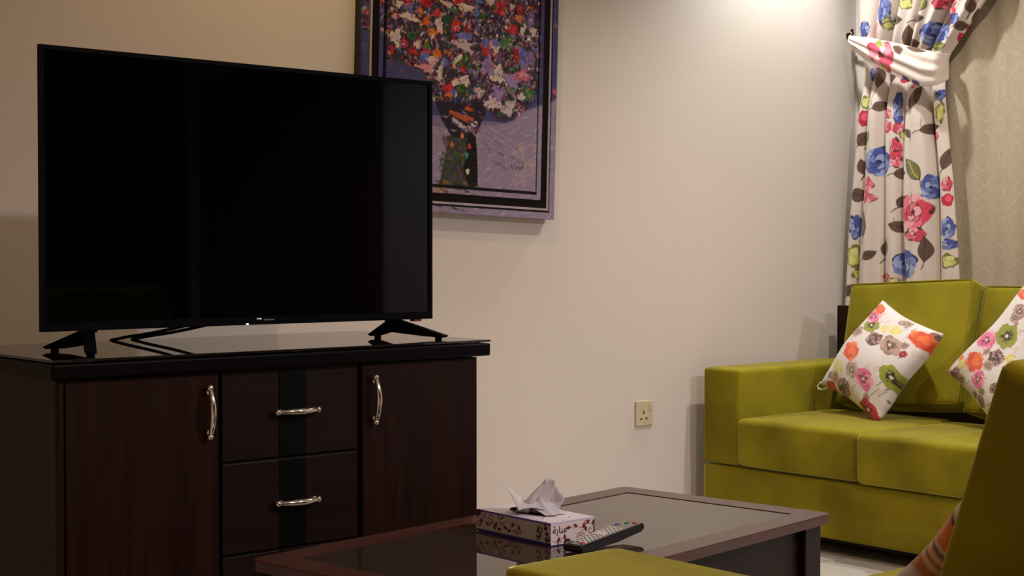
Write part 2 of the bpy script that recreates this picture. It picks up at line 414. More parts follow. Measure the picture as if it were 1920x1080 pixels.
VASE={'flare': [(0.274, 0.346), (0.48, 0.366), (0.477, 0.32), (0.442, 0.255), (0.389, 0.233), (0.342, 0.24), (0.302, 0.288)], 'body': [(0.321, 0.239), (0.396, 0.255), (0.429, 0.173), (0.44, 0.086), (0.299, 0.088), (0.31, 0.148), (0.326, 0.198)], 'shade': [(0.405, 0.255), (0.439, 0.261), (0.449, 0.174), (0.453, 0.09), (0.418, 0.088), (0.392, 0.136), (0.402, 0.188)], 'stripe1': [(0.332, 0.322), (0.387, 0.313), (0.432, 0.305), (0.425, 0.283), (0.374, 0.296), (0.331, 0.306)], 'stripe2': [(0.394, 0.338), (0.433, 0.335), (0.429, 0.325), (0.394, 0.327)], 'white': [(0.344, 0.28), (0.383, 0.273), (0.439, 0.288), (0.431, 0.264), (0.401, 0.251), (0.366, 0.262)], 'table': [(0.449, 0.238), (0.523, 0.271), (0.623, 0.318), (0.707, 0.371), (0.717, 0.067), (0.45, 0.073)], 'tableL': [(0.27, 0.244), (0.312, 0.244), (0.303, 0.089), (0.274, 0.087)], 'sig': [(0.605, 0.153), (0.61, 0.143), (0.614, 0.151), (0.622, 0.141), (0.625, 0.15), (0.633, 0.146), (0.635, 0.153), (0.643, 0.148), (0.646, 0.159), (0.651, 0.15), (0.648, 0.161)]}
DAUBS=[('w', 0.17, 0.589, 0.037, 0.01), ('w', 0.12, 0.522, 0.02, 0.023), ('o', 0.209, 0.612, 0.012, 0.011), ('o', 0.235, 0.585, 0.013, 0.016), ('o', 0.261, 0.556, 0.021, 0.01), ('g', 0.182, 0.533, 0.016, 0.012), ('w', 0.287, 0.583, 0.015, 0.026), ('r', 0.341, 0.582, 0.017, 0.013), ('r', 0.35, 0.596, 0.019, 0.01), ('w', 0.322, 0.646, 0.034, 0.008), ('w', 0.381, 0.651, 0.039, 0.012), ('g', 0.318, 0.595, 0.022, 0.026), ('g', 0.339, 0.635, 0.012, 0.01), ('r', 0.277, 0.615, 0.014, 0.012), ('r', 0.529, 0.665, 0.027, 0.022), ('g', 0.5, 0.661, 0.011, 0.01), ('b', 0.435, 0.638, 0.016, 0.013), ('g', 0.457, 0.632, 0.015, 0.014), ('r', 0.587, 0.604, 0.023, 0.016), ('w', 0.626, 0.606, 0.009, 0.014), ('g', 0.563, 0.557, 0.028, 0.019), ('w', 0.38, 0.53, 0.039, 0.016), ('b', 0.387, 0.561, 0.031, 0.013), ('r', 0.398, 0.583, 0.015, 0.013), ('r', 0.475, 0.524, 0.014, 0.021), ('r', 0.51, 0.514, 0.011, 0.01), ('w', 0.515, 0.537, 0.014, 0.017), ('l', 0.641, 0.517, 0.037, 0.031), ('b', 0.633, 0.525, 0.014, 0.02), ('r', 0.601, 0.52, 0.013, 0.024), ('w', 0.256, 0.47, 0.033, 0.012), ('p', 0.24, 0.443, 0.031, 0.012), ('w', 0.281, 0.426, 0.025, 0.015), ('k', 0.271, 0.427, 0.012, 0.009), ('w', 0.369, 0.482, 0.026, 0.013), ('g', 0.39, 0.474, 0.026, 0.02), ('r', 0.384, 0.455, 0.013, 0.011), ('w', 0.379, 0.415, 0.035, 0.015), ('r', 0.328, 0.387, 0.022, 0.017), ('o', 0.325, 0.368, 0.013, 0.006), ('b', 0.346, 0.38, 0.011, 0.007), ('g', 0.399, 0.386, 0.026, 0.017), ('g', 0.377, 0.395, 0.013, 0.014), ('w', 0.453, 0.389, 0.018, 0.014), ('w', 0.528, 0.453, 0.032, 0.027), ('l', 0.484, 0.473, 0.027, 0.03), ('l', 0.586, 0.442, 0.036, 0.021), ('p', 0.63, 0.461, 0.032, 0.017), ('g', 0.655, 0.406, 0.028, 0.024), ('w', 0.628, 0.392, 0.013, 0.011), ('g', 0.575, 0.41, 0.018, 0.01), ('b', 0.306, 0.465, 0.012, 0.016), ('b', 0.233, 0.48, 0.014, 0.012), ('w', 0.294, 0.444, 0.006, 0.026), ('r', 0.206, 0.516, 0.013, 0.015), ('r', 0.153, 0.509, 0.012, 0.013), ('w', 0.203, 0.51, 0.011, 0.013), ('r', 0.238, 0.497, 0.012, 0.008), ('b', 0.223, 0.466, 0.014, 0.01), ('r', 0.189, 0.488, 0.016, 0.01), ('b', 0.471, 0.548, 0.015, 0.013), ('b', 0.515, 0.55, 0.016, 0.012), ('o', 0.609, 0.643, 0.016, 0.012), ('r', 0.613, 0.673, 0.013, 0.017), ('o', 0.326, 0.498, 0.008, 0.007), ('o', 0.279, 0.492, 0.015, 0.014), ('w', 0.579, 0.678, 0.011, 0.008), ('g', 0.238, 0.511, 0.012, 0.013), ('w', 0.509, 0.362, 0.031, 0.02), ('w', 0.566, 0.346, 0.027, 0.021), ('l', 0.53, 0.389, 0.027, 0.021), ('w', 0.588, 0.365, 0.018, 0.012), ('g', 0.543, 0.328, 0.014, 0.007), ('r', 0.234, 0.642, 0.019, 0.013), ('r', 0.355, 0.663, 0.015, 0.01), ('b', 0.439, 0.676, 0.017, 0.007), ('w', 0.489, 0.682, 0.018, 0.01), ('o', 0.098, 0.47, 0.006, 0.008), ('r', 0.107, 0.484, 0.008, 0.013), ('b', 0.163, 0.624, 0.024, 0.019), ('r', 0.163, 0.632, 0.016, 0.008), ('w', 0.129, 0.623, 0.01, 0.01), ('p', 0.114, 0.584, 0.01, 0.009), ('l', 0.66, 0.642, 0.011, 0.035), ('w', 0.672, 0.608, 0.012, 0.015)]
BOUQUET=[(0.081, 0.949), (0.094, 0.454), (0.158, 0.449), (0.24, 0.421), (0.274, 0.343), (0.465, 0.362), (0.522, 0.307), (0.59, 0.308), (0.679, 0.382), (0.709, 0.473), (0.705, 1.067)]

# ------------------------------------------------------------------ raster for printed cloth, paint and cartons
class Canvas:
    """colour field over [x0,x1]x[y0,y1] metres, y up"""
    def __init__(s, x0, x1, y0, y1, res, base, seed=1):
        s.x0, s.y0, s.res = x0, y0, res
        s.w = int((x1 - x0) / res) + 2; s.h = int((y1 - y0) / res) + 2
        s.a = np.empty((s.h, s.w, 3)); s.a[:] = lin(base)
        s.rng = np.random.default_rng(seed)
        xs = np.arange(s.w); ys = np.arange(s.h)
        s.X, s.Y = np.meshgrid(x0 + xs * res, y0 + ys * res)
    def win(s, x, y, r):
        i0 = max(0, int((x - r - s.x0) / s.res)); i1 = min(s.w, int((x + r - s.x0) / s.res) + 2)
        j0 = max(0, int((y - r - s.y0) / s.res)); j1 = min(s.h, int((y + r - s.y0) / s.res) + 2)
        return (slice(j0, max(j0, j1)), slice(i0, max(i0, i1)))
    def put(s, w, d, col, alpha=1.0):
        """d: signed field in pixels, negative inside"""
        k = np.clip(0.5 - d, 0, 1)[..., None] * alpha
        s.a[w] = s.a[w] * (1 - k) + np.array(lin(col)) * k
    def blob(s, x, y, ux, uy, vx=None, vy=None, col=(0, 0, 0), wob=0.15, alpha=1.0, lobes=0):
        """ellipse with half axes (ux,uy),(vx,vy), ragged edge"""
        if vx is None: vx, vy = -uy, ux
        r = math.hypot(ux, uy) + math.hypot(vx, vy)
        w = s.win(x, y, r * 1.3)
        X, Y = s.X[w] - x, s.Y[w] - y
        if X.size == 0: return
        D = ux * vy - uy * vx
        if abs(D) < 1e-12: return
        p = (X * vy - Y * vx) / D; q = (Y * ux - X * uy) / D
        rr = np.sqrt(p * p + q * q); an = np.arctan2(q, p)
        ph = s.rng.uniform(0, 6.28, 4)
        e = 1 + wob * (np.sin(3 * an + ph[0]) * .5 + np.sin(5 * an + ph[1]) * .35 + np.sin(9 * an + ph[2]) * .25)
        if lobes: e = e * (0.86 + 0.16 * np.abs(np.cos(lobes * an / 2 + ph[3])))
        sc = min(math.hypot(ux, uy), math.hypot(vx, vy)) / s.res
        s.put(w, (rr - e) * max(sc, 0.6), col, alpha)
    def leaf(s, x, y, half, wid, deg, col, vein=None):
        r = half * 1.2
        w = s.win(x, y, r)
        if s.X[w].size == 0: return
        c, n = math.cos(R(deg)), math.sin(R(deg))
        X, Y = s.X[w] - x, s.Y[w] - y
        p = (X * c + Y * n) / half; q = (-X * n + Y * c) / wid
        e = np.clip(1 - p * p, 0, 1) * (1 - 0.25 * p)
        s.put(w, np.maximum(np.abs(q) - e, np.abs(p) - 1) * wid / s.res, col)
        if vein is not None:
            s.put(w, np.maximum(np.abs(q - 0.12 * np.sin(3 * p)) - 0.13, np.abs(p) - 0.9) * wid / s.res, vein, 0.8)
            s.put(w, np.maximum(np.maximum(np.abs(np.sin(p * 9 - np.abs(q) * 3)) - .2, np.abs(q) - e * .8), np.abs(p) - 0.8) * wid / s.res, vein, 0.35)
    def stroke(s, pts, wd, col, alpha=1.0):
        for (ax, ay), (bx, by) in zip(pts, pts[1:]):
            L = math.hypot(bx - ax, by - ay)
            w = s.win((ax + bx) / 2, (ay + by) / 2, L / 2 + wd * 2)
            X, Y = s.X[w], s.Y[w]
            if X.size == 0: continue
            t = np.clip(((X - ax) * (bx - ax) + (Y - ay) * (by - ay)) / max(L * L, 1e-12), 0, 1)
            d = np.hypot(X - ax - t * (bx - ax), Y - ay - t * (by - ay))
            s.put(w, (d - wd / 2) / s.res, col, alpha)
    def poly(s, pts, col, alpha=1.0, rag=0.0):
        P = np.array(pts); c = P.mean(0); r = np.abs(P - c).max() * 1.5
        w = s.win(c[0], c[1], r)
        X, Y = s.X[w], s.Y[w]
        if rag:
            X = X + rag * np.sin(Y * 900 + 3 * np.sin(Y * 410)); Y = Y + rag * np.sin(X * 800)
        ins = np.zeros(X.shape, bool)
        for (ax, ay), (bx, by) in zip(pts, list(pts[1:]) + [pts[0]]):
            if ay == by: continue
            cr = ((ay > Y) != (by > Y)) & (X < (bx - ax) * (Y - ay) / (by - ay) + ax)
            ins ^= cr
        s.put(w, np.where(ins, -1.0, 1.0), col, alpha)
        return ins
    def spiral(s, x, y, r, turns, wd, col, a0=0, sgn=1, k=26):
        pts = []
        for i in range(k + 1):
            t = i / k
            a = a0 + sgn * turns * 2 * math.pi * t
            pts.append((x + r * (1 - t * 0.9) * math.cos(a), y + r * (1 - t * 0.9) * math.sin(a)))
        s.stroke(pts, wd, col)
    def sample(s, x, y):
        fx = np.clip((np.asarray(x) - s.x0) / s.res, 0, s.w - 1.001); fy = np.clip((np.asarray(y) - s.y0) / s.res, 0, s.h - 1.001)
        i = fx.astype(int); j = fy.astype(int); a = (fx - i)[..., None]; b = (fy - j)[..., None]
        A = s.a
        return (A[j, i] * (1 - a) + A[j, i + 1] * a) * (1 - b) + (A[j + 1, i] * (1 - a) + A[j + 1, i + 1] * a) * b

def set_print(me, cols):
    at = me.color_attributes.new('print', 'FLOAT_COLOR', 'POINT')
    buf = np.ones((len(me.vertices), 4), dtype=np.float32)
    buf[:, :3] = cols
    at.data.foreach_set('color', buf.ravel())

def grid_mesh(name, P, closed_u=False, uv=None):
    """P: (nv, nu, 3) array of points"""
    nv, nu = P.shape[:2]
    me = bpy.data.meshes.new(name)
    idx = np.arange(nv * nu).reshape(nv, nu)
    if closed_u: nxt = np.roll(idx, -1, axis=1)
    else: nxt = idx[:, 1:]
    A = idx[:-1, :nxt.shape[1]]; B = nxt[:-1]; Cc = nxt[1:]; D = idx[1:, :nxt.shape[1]]
    F = np.stack([A, B, Cc, D], -1).reshape(-1, 4)
    me.from_pydata(P.reshape(-1, 3).tolist(), [], F.tolist())
    if uv is not None:
        l = me.uv_layers.new(name='cloth')
        vi = np.empty(len(me.loops), dtype=np.int32); me.loops.foreach_get('vertex_index', vi)
        l.data.foreach_set('uv', uv.reshape(-1, 2)[vi].astype(np.float32).ravel())
    me.polygons.foreach_set('use_smooth', [True] * len(me.polygons))
    me.update()
    return me

# ------------------------------------------------------------------ room
X0, X1, Y0, Y1 = -1.6, 5.0, -3.7, 3.68
T = 0.12
def struct(o): o['kind'] = 'structure'; return o
struct(box('floor', (X0 - T, Y0 - T, -0.1), (X1 + T, Y1 + T, 0), M['floor'], bev=0))
struct(box('ceiling', (X0 - T, Y0 - T, CEIL), (X1 + T, Y1 + T, CEIL + 0.1), M['ceiling'], bev=0))
struct(box('wall_back', (X0 - T, Y1, 0), (X1 + T, Y1 + T, CEIL), M['wall'], bev=0))
struct(box('wall_left', (X0 - T, Y0, 0), (X0, Y1, CEIL), M['wall'], bev=0))
struct(box('wall_front', (X0 - T, Y0 - T, 0), (X1 + T, Y0, CEIL), M['panel'], bev=0))
# right wall with a window opening behind the sheer curtain
WY0, WY1, WZ0, WZ1 = 0.9, 3.25, 0.90, 2.25
bm = bmesh.new()
bm_box(bm, (X1, Y0, 0), (X1 + T, WY0, CEIL)); bm_box(bm, (X1, WY1, 0), (X1 + T, Y1, CEIL))
bm_box(bm, (X1, WY0, 0), (X1 + T, WY1, WZ0)); bm_box(bm, (X1, WY0, WZ1), (X1 + T, WY1, CEIL))
struct(from_bm('wall_right', bm, M['wall']))
win = struct(empty('window_1', (X1 + 0.05, (WY0 + WY1) / 2, WZ0)))
hw = (WY1 - WY0) / 2; hh = WZ1 - WZ0
bm = bmesh.new()
for lo, hi in (((-.03, -hw, 0), (.03, -hw + .06, hh)), ((-.03, hw - .06, 0), (.03, hw, hh)),
               ((-.03, -hw + .06, 0), (.03, hw - .06, .06)), ((-.03, -hw + .06, hh - .06), (.03, hw - .06, hh)), ((-.03, -.03, .06), (.03, .03, hh - .06))):
    bm_box(bm, lo, hi, 0.003)
from_bm('window_frame', bm, M['panel'], win)
box('pane', (-.004, -hw + .06, .06), (.004, hw - .06, hh - .06), M['pane'], win, bev=0)
# dark timber wardrobe doors further along the right wall (seen only as the dark band mirrored in the screen)
d = struct(empty('door_1', (X1 - 0.03, -2.43, 0)))
for k in range(2):
    box('door_leaf', (-0.02, -1.05 + k * 1.06, 0.02), (0.025, -0.02 + k * 1.06, 2.2), M['leaf'], d, bev=0.004)
    bm = bmesh.new(); bm_tube(bm, [(-.02, -.1 + k * .14, 1.0), (-.05, -.1 + k * .14, 1.0), (-.05, -.1 + k * .14, 1.14), (-.02, -.1 + k * .14, 1.14)], .006)
    from_bm('door_handle', bm, M['chrome'], d)

# ceiling downlights
for (x, y, w, c, ang, bl, rad, lab) in LAMPS:
    L = empty('ceiling_downlight', (x, y, CEIL))
    tag(L, lab, 'downlight', 'recessed ceiling downlights')
    bm = bmesh.new()
    n = 40
    prof = [(0.045, 0.0), (0.075, 0.0), (0.075, -0.006), (0.047, -0.008)]
    rings = [[bm.verts.new((r_ * math.cos(2 * math.pi * k / n), r_ * math.sin(2 * math.pi * k / n), z_)) for k in range(n)] for r_, z_ in prof]
    for i in range(4):
        a, b_ = rings[i], rings[(i + 1) % 4]
        for k in range(n): bm.faces.new((a[k], a[(k + 1) % n], b_[(k + 1) % n], b_[k]))
    from_bm('trim_ring', bm, M['white'], L, smooth=True)
    bm = bmesh.new(); bm_cyl(bm, (0, 0, -0.002), 0.044, 0.003)
    from_bm('diffuser', bm, M['lamp'], L)
    ld = bpy.data.lights.new('downlight_lamp', 'SPOT')
    ld.energy = w; ld.color = c; ld.spot_size = R(ang); ld.spot_blend = bl; ld.shadow_soft_size = rad
    lo = bpy.data.objects.new('downlight_lamp', ld); COL.objects.link(lo)
    lo.parent = L; lo.location = (0, 0, -0.035)

# ------------------------------------------------------------------ television cabinet
cabn = empty('sideboard', (1.64, 2.87, 0))
tag(cabn, 'dark brown wooden sideboard with curved metal handles standing under the television', 'sideboard')
def cx(x): return x - 1.64
def cy(y): return y - 2.87
CF = 2.62                                   # door face plane
box('carcass', (cx(1.150), cy(CF + 0.020), 0.0), (cx(2.140), cy(3.12), 0.772), M['cab'], cabn, bev=0.003)
# rounded front corner posts
bm = bmesh.new()
bm_box(bm, (cx(1.136), cy(CF - 0.002), 0.0), (cx(1.152), cy(CF + 0.03), 0.772), 0.007, 3)
from_bm('corner_post', bm, M['cab'], cabn)
# moulded black top board
bm = bmesh.new()
bm_box(bm, (cx(1.120), cy(2.600), 0.772), (cx(2.165), cy(3.14), 0.801), 0.005, 3)
from_bm('top_board', bm, M['slab'], cabn)
g = box('glass_sheet', (cx(1.122), cy(2.602), 0.8035), (cx(2.166), cy(3.138), 0.8085), M['glass_dark'], cabn, bev=0.001, seg=2)
tag(g, 'dark glass sheet lying on the sideboard top')
for x in (1.14, 2.14):
    for y in (2.62, 3.12):
        bm = bmesh.new(); bm_cyl(bm, (cx(x), cy(y), 0.8022), 0.006, 0.0026)
        from_bm('glass_pad', bm, M['black_cloth'], cabn)

def bow_handle(parent, c, L, axis):
    """bow pull: arched flattened bar on two ball ends; c on the door face, bar bulging to -y"""
    bm = bmesh.new()
    h = L / 2
    def P(t, out, off=0):
        if axis == 'Z': return (c[0] + off, c[1] - out, c[2] + t)
        return (c[0] + t, c[1] - out, c[2] + off)
    pts = []; rad = []
    for i in range(25):
        t = -1 + 2 * i / 24
        pts.append(P(t * h, 0.014 + 0.013 * (1 - t * t)))
        rad.append(0.0042 + 0.0030 * (1 - abs(t) ** 1.5))
    bm_tube(bm, pts, rad, 12)
    for s_ in (-1, 1):
        bm_sphere(bm, P(s_ * h * 0.97, 0.0145), 0.0072)
        bm_sphere(bm, P(s_ * h * 0.80, 0.009), 0.0066)
        m_ = P(s_ * h * 0.80, 0.006)
        bm_cyl(bm, m_, 0.0058, 0.014, 'Y', 16)
    return from_bm('handle', bm, M['chrome'], parent, smooth=True)

def door(x0, x1, hx):
    d = box('door', (cx(x0), cy(CF), 0.085), (cx(x1), cy(CF + 0.0195), 0.769), M['cab'], cabn, bev=0.0025)
    bow_handle(d, (cx(hx), cy(CF), 0.6905), 0.100, 'Z')
    return d
door(1.154, 1.474, 1.447)
door(1.822, 2.140, 1.847)
for k, (z0, z1) in enumerate(((0.586, 0.769), (0.398, 0.581), (0.210, 0.393))):
    dr = box('drawer', (cx(1.484), cy(CF + 0.004), z0), (cx(1.812), cy(CF + 0.0195), z1), M['cab_h'], cabn, bev=0.002)
    st = box('inlay_strip', (cx(1.617), cy(CF + 0.001), z0 + 0.001), (cx(1.681), cy(CF + 0.005), z1 - 0.001), M['cab_black'], dr, bev=0.001)
    tag(st, 'black vertical inlay strip')
    bow_handle(dr, (cx(1.653), cy(CF + 0.003), (z0 + z1) / 2 + 0.002), 0.100, 'X')
    box('edge_line', (cx(1.486), cy(CF + 0.0035), z1 + 0.0008), (cx(1.810), cy(CF + 0.018), z1 + 0.0022), M['metal_dark'], dr, bev=0)
box('lower_panel', (cx(1.484), cy(CF + 0.004), 0.085), (cx(1.812), cy(CF + 0.0195), 0.205), M['cab_h'], cabn, bev=0.002)
box('plinth', (cx(1.160), cy(CF + 0.008), 0.0), (cx(2.135), cy(CF + 0.0195), 0.080), M['slab'], cabn, bev=0.002)

# ------------------------------------------------------------------ television
GT = 0.8085                                 # glass top height
tv = empty('television', (1.66, 2.80, GT))
tag(tv, 'black flat screen television on splayed feet on the glass topped sideboard', 'television')
def tx(x): return x - 1.66
def ty(y): return y - 2.80
def tz(z): return z - GT
TX0, TX1, TZ0, TZ1, TF = 1.179, 2.139, 0.8515, 1.412, 2.785
# bezel ring
bm = bmesh.new()
bz, bb = 0.009, 0.017
for lo, hi in (((TX0, TZ0), (TX0 + bz, TZ1)), ((TX1 - bz, TZ0), (TX1, TZ1)), ((TX0 + bz, TZ0), (TX1 - bz, TZ0 + bb)), ((TX0 + bz, TZ1 - bz), (TX1 - bz, TZ1))):
    bm_box(bm, (tx(lo[0]), ty(TF), tz(lo[1])), (tx(hi[0]), ty(TF + 0.012), tz(hi[1])))
bmesh.ops.remove_doubles(bm, verts=bm.verts, dist=1e-5)
from_bm('bezel', bm, M['tv'], tv)
box('screen', (tx(TX0 + bz - .001), ty(TF + 0.004), tz(TZ0 + bb - .001)), (tx(TX1 - bz + .001), ty(TF + 0.010), tz(TZ1 - bz + .001)), M['screen'], tv, bev=0)
bm = bmesh.new()
bm_box(bm, (tx(TX0 + .006), ty(TF + .0105), tz(TZ0 + .003)), (tx(TX1 - .006), ty(TF + .022), tz(TZ1 - .004)), 0.004)
bm_box(bm, (tx(TX0 + .12), ty(TF + .020), tz(TZ0 + .006)), (tx(TX1 - .12), ty(TF + .085), tz(TZ0 + .36)), 0.02, 3)
from_bm('back_cover', bm, M['tv'], tv)
# splayed feet: each an inverted V of two flat blades
def foot(apex, front, back):
    bm = bmesh.new()
    for tip in (front, back):
        a = Vector((tx(apex[0]), ty(apex[1]), tz(apex[2]))); t = Vector((tx(tip[0]), ty(tip[1]), 0.0))
        dirv = (t - a); hl = Vector((dirv.x, dirv.y, 0)).length; hd = Vector((dirv.x, dirv.y, 0)).normalized(); sd = Vector((-hd.y, hd.x, 0)) * 0.011
        top_h = 0.030
        q = [a + Vector((0, 0, 0.004)), a + Vector((0, 0, -top_h)), t - hd * min(0.045, hl * .5) + Vector((0, 0, 0.0065)), t - hd * .002 + Vector((0, 0, 0.0045)), t + hd * .006 + Vector((0, 0, 0.0085))]
        A = [bm.verts.new(p + sd) for p in q]; B = [bm.verts.new(p - sd) for p in q]
        bm.faces.new(A); bm.faces.new(B[::-1])
        for i in range(len(q)): bm.faces.new((A[i], B[i], B[(i + 1) % len(q)], A[(i + 1) % len(q)]))
        c = t - hd * 0.016
        bm_cyl(bm, (c.x, c.y, 0.0035), 0.008, 0.007, n=16)
    bm_box(bm, (tx(apex[0]) - .014, ty(apex[1]) - .012, tz(apex[2]) - .006), (tx(apex[0]) + .014, ty(apex[1]) + .012, tz(apex[2]) + .010), .002)
    from_bm('foot', bm, M['tv'], tv)
foot((1.283, 2.80, 0.853), (1.224, 2.662, GT), (1.228, 2.872, GT))
foot((2.032, 2.80, 0.853), (2.090, 2.676, GT), (2.002, 2.842, GT))
# badge, power light, sensor
bm = bmesh.new()
bm_box(bm, (tx(1.660), ty(TF - .0012), tz(.8615)), (tx(1.672), ty(TF + .001), tz(.8655)), .0005)
for i in range(5): bm_box(bm, (tx(1.678 + i * .0055), ty(TF - .0008), tz(.8605)), (tx(1.6815 + i * .0055), ty(TF + .001), tz(.8632)))
tag(from_bm('maker_badge', bm, M['silver'], tv), 'tiny silver badge')
bm = bmesh.new(); bm_sphere(bm, (tx(1.6375), ty(TF + .001), tz(.8535)), .0032, (1.3, .6, .6))
from_bm('power_light', bm, M['led'], tv)
bm = bmesh.new(); bm_box(bm, (tx(2.086), ty(TF + .004), tz(.846)), (tx(2.110), ty(TF + .02), tz(.853)), .002)
tag(from_bm('sensor_lens', bm, M['ir'], tv), 'dark red sensor lens')
# two leads hanging from the back of the set, down over the rear edge of the glass
for dx, dz in ((0.0, 0.0), (0.052, 0.0)):
    bm = bmesh.new()
    pts = [(tx(1.74 + dx), 0.07, 0.12), (tx(1.70 + dx), 0.065, 0.07), (tx(1.605 + dx), 0.11, 0.048), (tx(1.545 + dx), 0.22, 0.022), (tx(1.503 + dx), 0.315, 0.0055), (tx(1.492 + dx), 0.348, -0.006), (tx(1.490 + dx), 0.353, -0.05), (tx(1.490 + dx), 0.36, -0.40)]
    sm = []
    P4 = [pts[0]] + pts + [pts[-1]]
    for i in range(1, len(P4) - 2):
        for k in range(8):
            t = k / 8
            sm.append([0.5 * ((2 * P4[i][j]) + (P4[i + 1][j] - P4[i - 1][j]) * t + (2 * P4[i - 1][j] - 5 * P4[i][j] + 4 * P4[i + 1][j] - P4[i + 2][j]) * t * t + (3 * P4[i][j] - P4[i - 1][j] - 3 * P4[i + 1][j] + P4[i + 2][j]) * t ** 3) for j in range(3)])
    bm_tube(bm, sm, 0.0038, 8)
    from_bm('lead', bm, M['tv'], tv, smooth=True)

# ------------------------------------------------------------------ picture
def build_picture():
    W, H, D = 0.785, 1.06, 0.045
    pic = empty('framed_picture', (3.302 - W * math.cos(R(1.7)), Y1 - D, 1.120 + W * math.sin(R(1.7))), (0, R(1.7), 0))
    tag(pic, 'large framed oil painting of a flower bouquet hanging on the back wall behind the television', 'painting')
    cv = Canvas(0, W, 0, H, 0.0014, (116, 102, 134), 7)
    rng = cv.rng
    # ground: blue violet above, lilac table below
    cv.poly([(0, .30), (W, .30), (W, H), (0, H)], (66, 62, 108))
    for _ in range(500):
        x, y = rng.uniform(0, W), rng.uniform(.3, H)
        cv.blob(x, y, rng.uniform(.006, .02), rng.uniform(-.004, .004), 0, .006, [(58, 56, 104), (72, 66, 116), (60, 52, 92), (78, 80, 130)][rng.integers(4)], .3, .5)
    tb = [(.0, .0), (W, .0), (W, .40), (.64, .345), (.565, .30), (.48, .285), (.30, .265), (0, .265)]
    cv.poly(tb, (140, 124, 150), rag=.004)
    for _ in range(900):
        x, y = rng.uniform(0, W), rng.uniform(0, .36)
        if y > .27 + max(0, x - .48) * .35: continue
        a = rng.uniform(.15, .7); l = rng.uniform(.005, .022)
        c = [(152, 140, 164), (128, 114, 150), (164, 144, 148), (144, 120, 140), (172, 156, 166), (118, 116, 160)][rng.integers(6)]
        cv.blob(x, y, l * math.cos(a), l * math.sin(a), -.003 * math.sin(a), .003 * math.cos(a), c, .3, .6)
    for (x, y) in ((.53, .235), (.545, .20), (.60, .19), (.565, .155), (.53, .17), (.49, .22), (.62, .215)):
        cv.blob(x, y, .018, -.007, .002, .003, (86, 62, 110), .4, .55)
    for x, y, l in ((.50, .245, .03), (.56, .235, .045), (.60, .205, .04), (.54, .265, .05)):
        cv.stroke([(x - l, y + l * .35), (x + l, y - l * .4)], .0025, (176, 166, 196), .6)
    for _ in range(40):
        cv.blob(rng.uniform(.60, .70), rng.uniform(.10, .24), .012, .004, -.002, .006, (168, 142, 136), .4, .4)
    # vase
    for part, c in (('body', (58, 54, 46)), ('flare', (34, 22, 40)), ('shade', (18, 11, 16))):
        cv.poly(VASE[part], c, rag=.0006)
    bx = np.array(VASE['body'])
    for _ in range(130):
        x = rng.uniform(bx[:, 0].min() + .005, bx[:, 0].max() - .035); y = rng.uniform(bx[:, 1].min(), bx[:, 1].max() - .02)
        c = [(74, 84, 44), (52, 50, 84), (88, 62, 42), (44, 74, 62), (96, 92, 60), (40, 30, 36), (84, 70, 110)][rng.integers(7)]
        a = rng.uniform(0, 3.1); cv.blob(x, y, .009 * math.cos(a), .009 * math.sin(a), -.0035 * math.sin(a), .0035 * math.cos(a), c, .4, .8)
    cv.poly(VASE['shade'], (14, 8, 12), .9, rag=.0006)
    for _ in range(40):
        x = rng.uniform(.285, .47); y = rng.uniform(.0, .10)
        c = [(150, 84, 34), (60, 40, 30), (84, 90, 44), (170, 120, 50), (40, 26, 34)][rng.integers(5)]
        cv.blob(x, y, .012, -.003, .001, .004, c, .4, .75)
    for k_ in ('stripe1', 'stripe2'): cv.poly(VASE[k_], (176, 78, 34), rag=.0008)
    for x, y, r_ in ((.352, .292, .010), (.366, .284, .013), (.382, .276, .012), (.396, .270, .011), (.412, .272, .010), (.428, .282, .010), (.440, .292, .007)):
        cv.blob(x, y, r_ * .95, -r_ * .35, r_ * .2, r_ * .55, (188, 170, 172), .4)
        cv.blob(x + .004, y - .010, r_ * .8, -r_ * .2, .001, .003, (110, 92, 140), .4, .7)
    for _ in range(90):
        x, y = rng.uniform(.27, .49), rng.uniform(.25, .42)
        a = rng.uniform(-.5, .1); kk = [(40, 24, 44), (30, 16, 26), (66, 44, 88), (22, 12, 20), (120, 60, 36), (84, 74, 120), (150, 130, 150)][rng.integers(7)]
        if .34 < x < .46 or rng.random() < .25: cv.blob(x, y, .011 * math.cos(a), .011 * math.sin(a), -.003 * math.sin(a), .003 * math.cos(a), kk, .4, .75)
    for x, y, c in ((.385, .245, (196, 120, 60)), (.415, .215, (180, 60, 40)), (.405, .185, (60, 130, 130)), (.41, .135, (210, 190, 170)), (.345, .215, (190, 100, 40))):
        cv.blob(x, y, .006, -.004, .003, .008, c, .3)
    # bouquet: dark understory then ragged knife daubs
    def inb(x, y):
        ins = False; n = len(BOUQUET)
        for i in range(n):
            ax, ay = BOUQUET[i]; bx_, by = BOUQUET[(i + 1) % n]
            if (ay > y) != (by > y) and x < (bx_ - ax) * (y - ay) / (by - ay) + ax: ins = not ins
        return ins
    cv.poly(BOUQUET, (58, 42, 62), rag=.004)
    for _ in range(1500):
        x, y = rng.uniform(0, W), rng.uniform(.33, H)
        if not inb(x, y): continue
        c_ = [(46, 32, 50), (66, 54, 92), (84, 62, 92), (36, 24, 34), (74, 50, 52), (56, 66, 58)][rng.integers(6)]
        a = rng.uniform(0, 3.14); cv.blob(x, y, .014 * math.cos(a), .014 * math.sin(a), -.006 * math.sin(a), .006 * math.cos(a), c_, .45, .85)
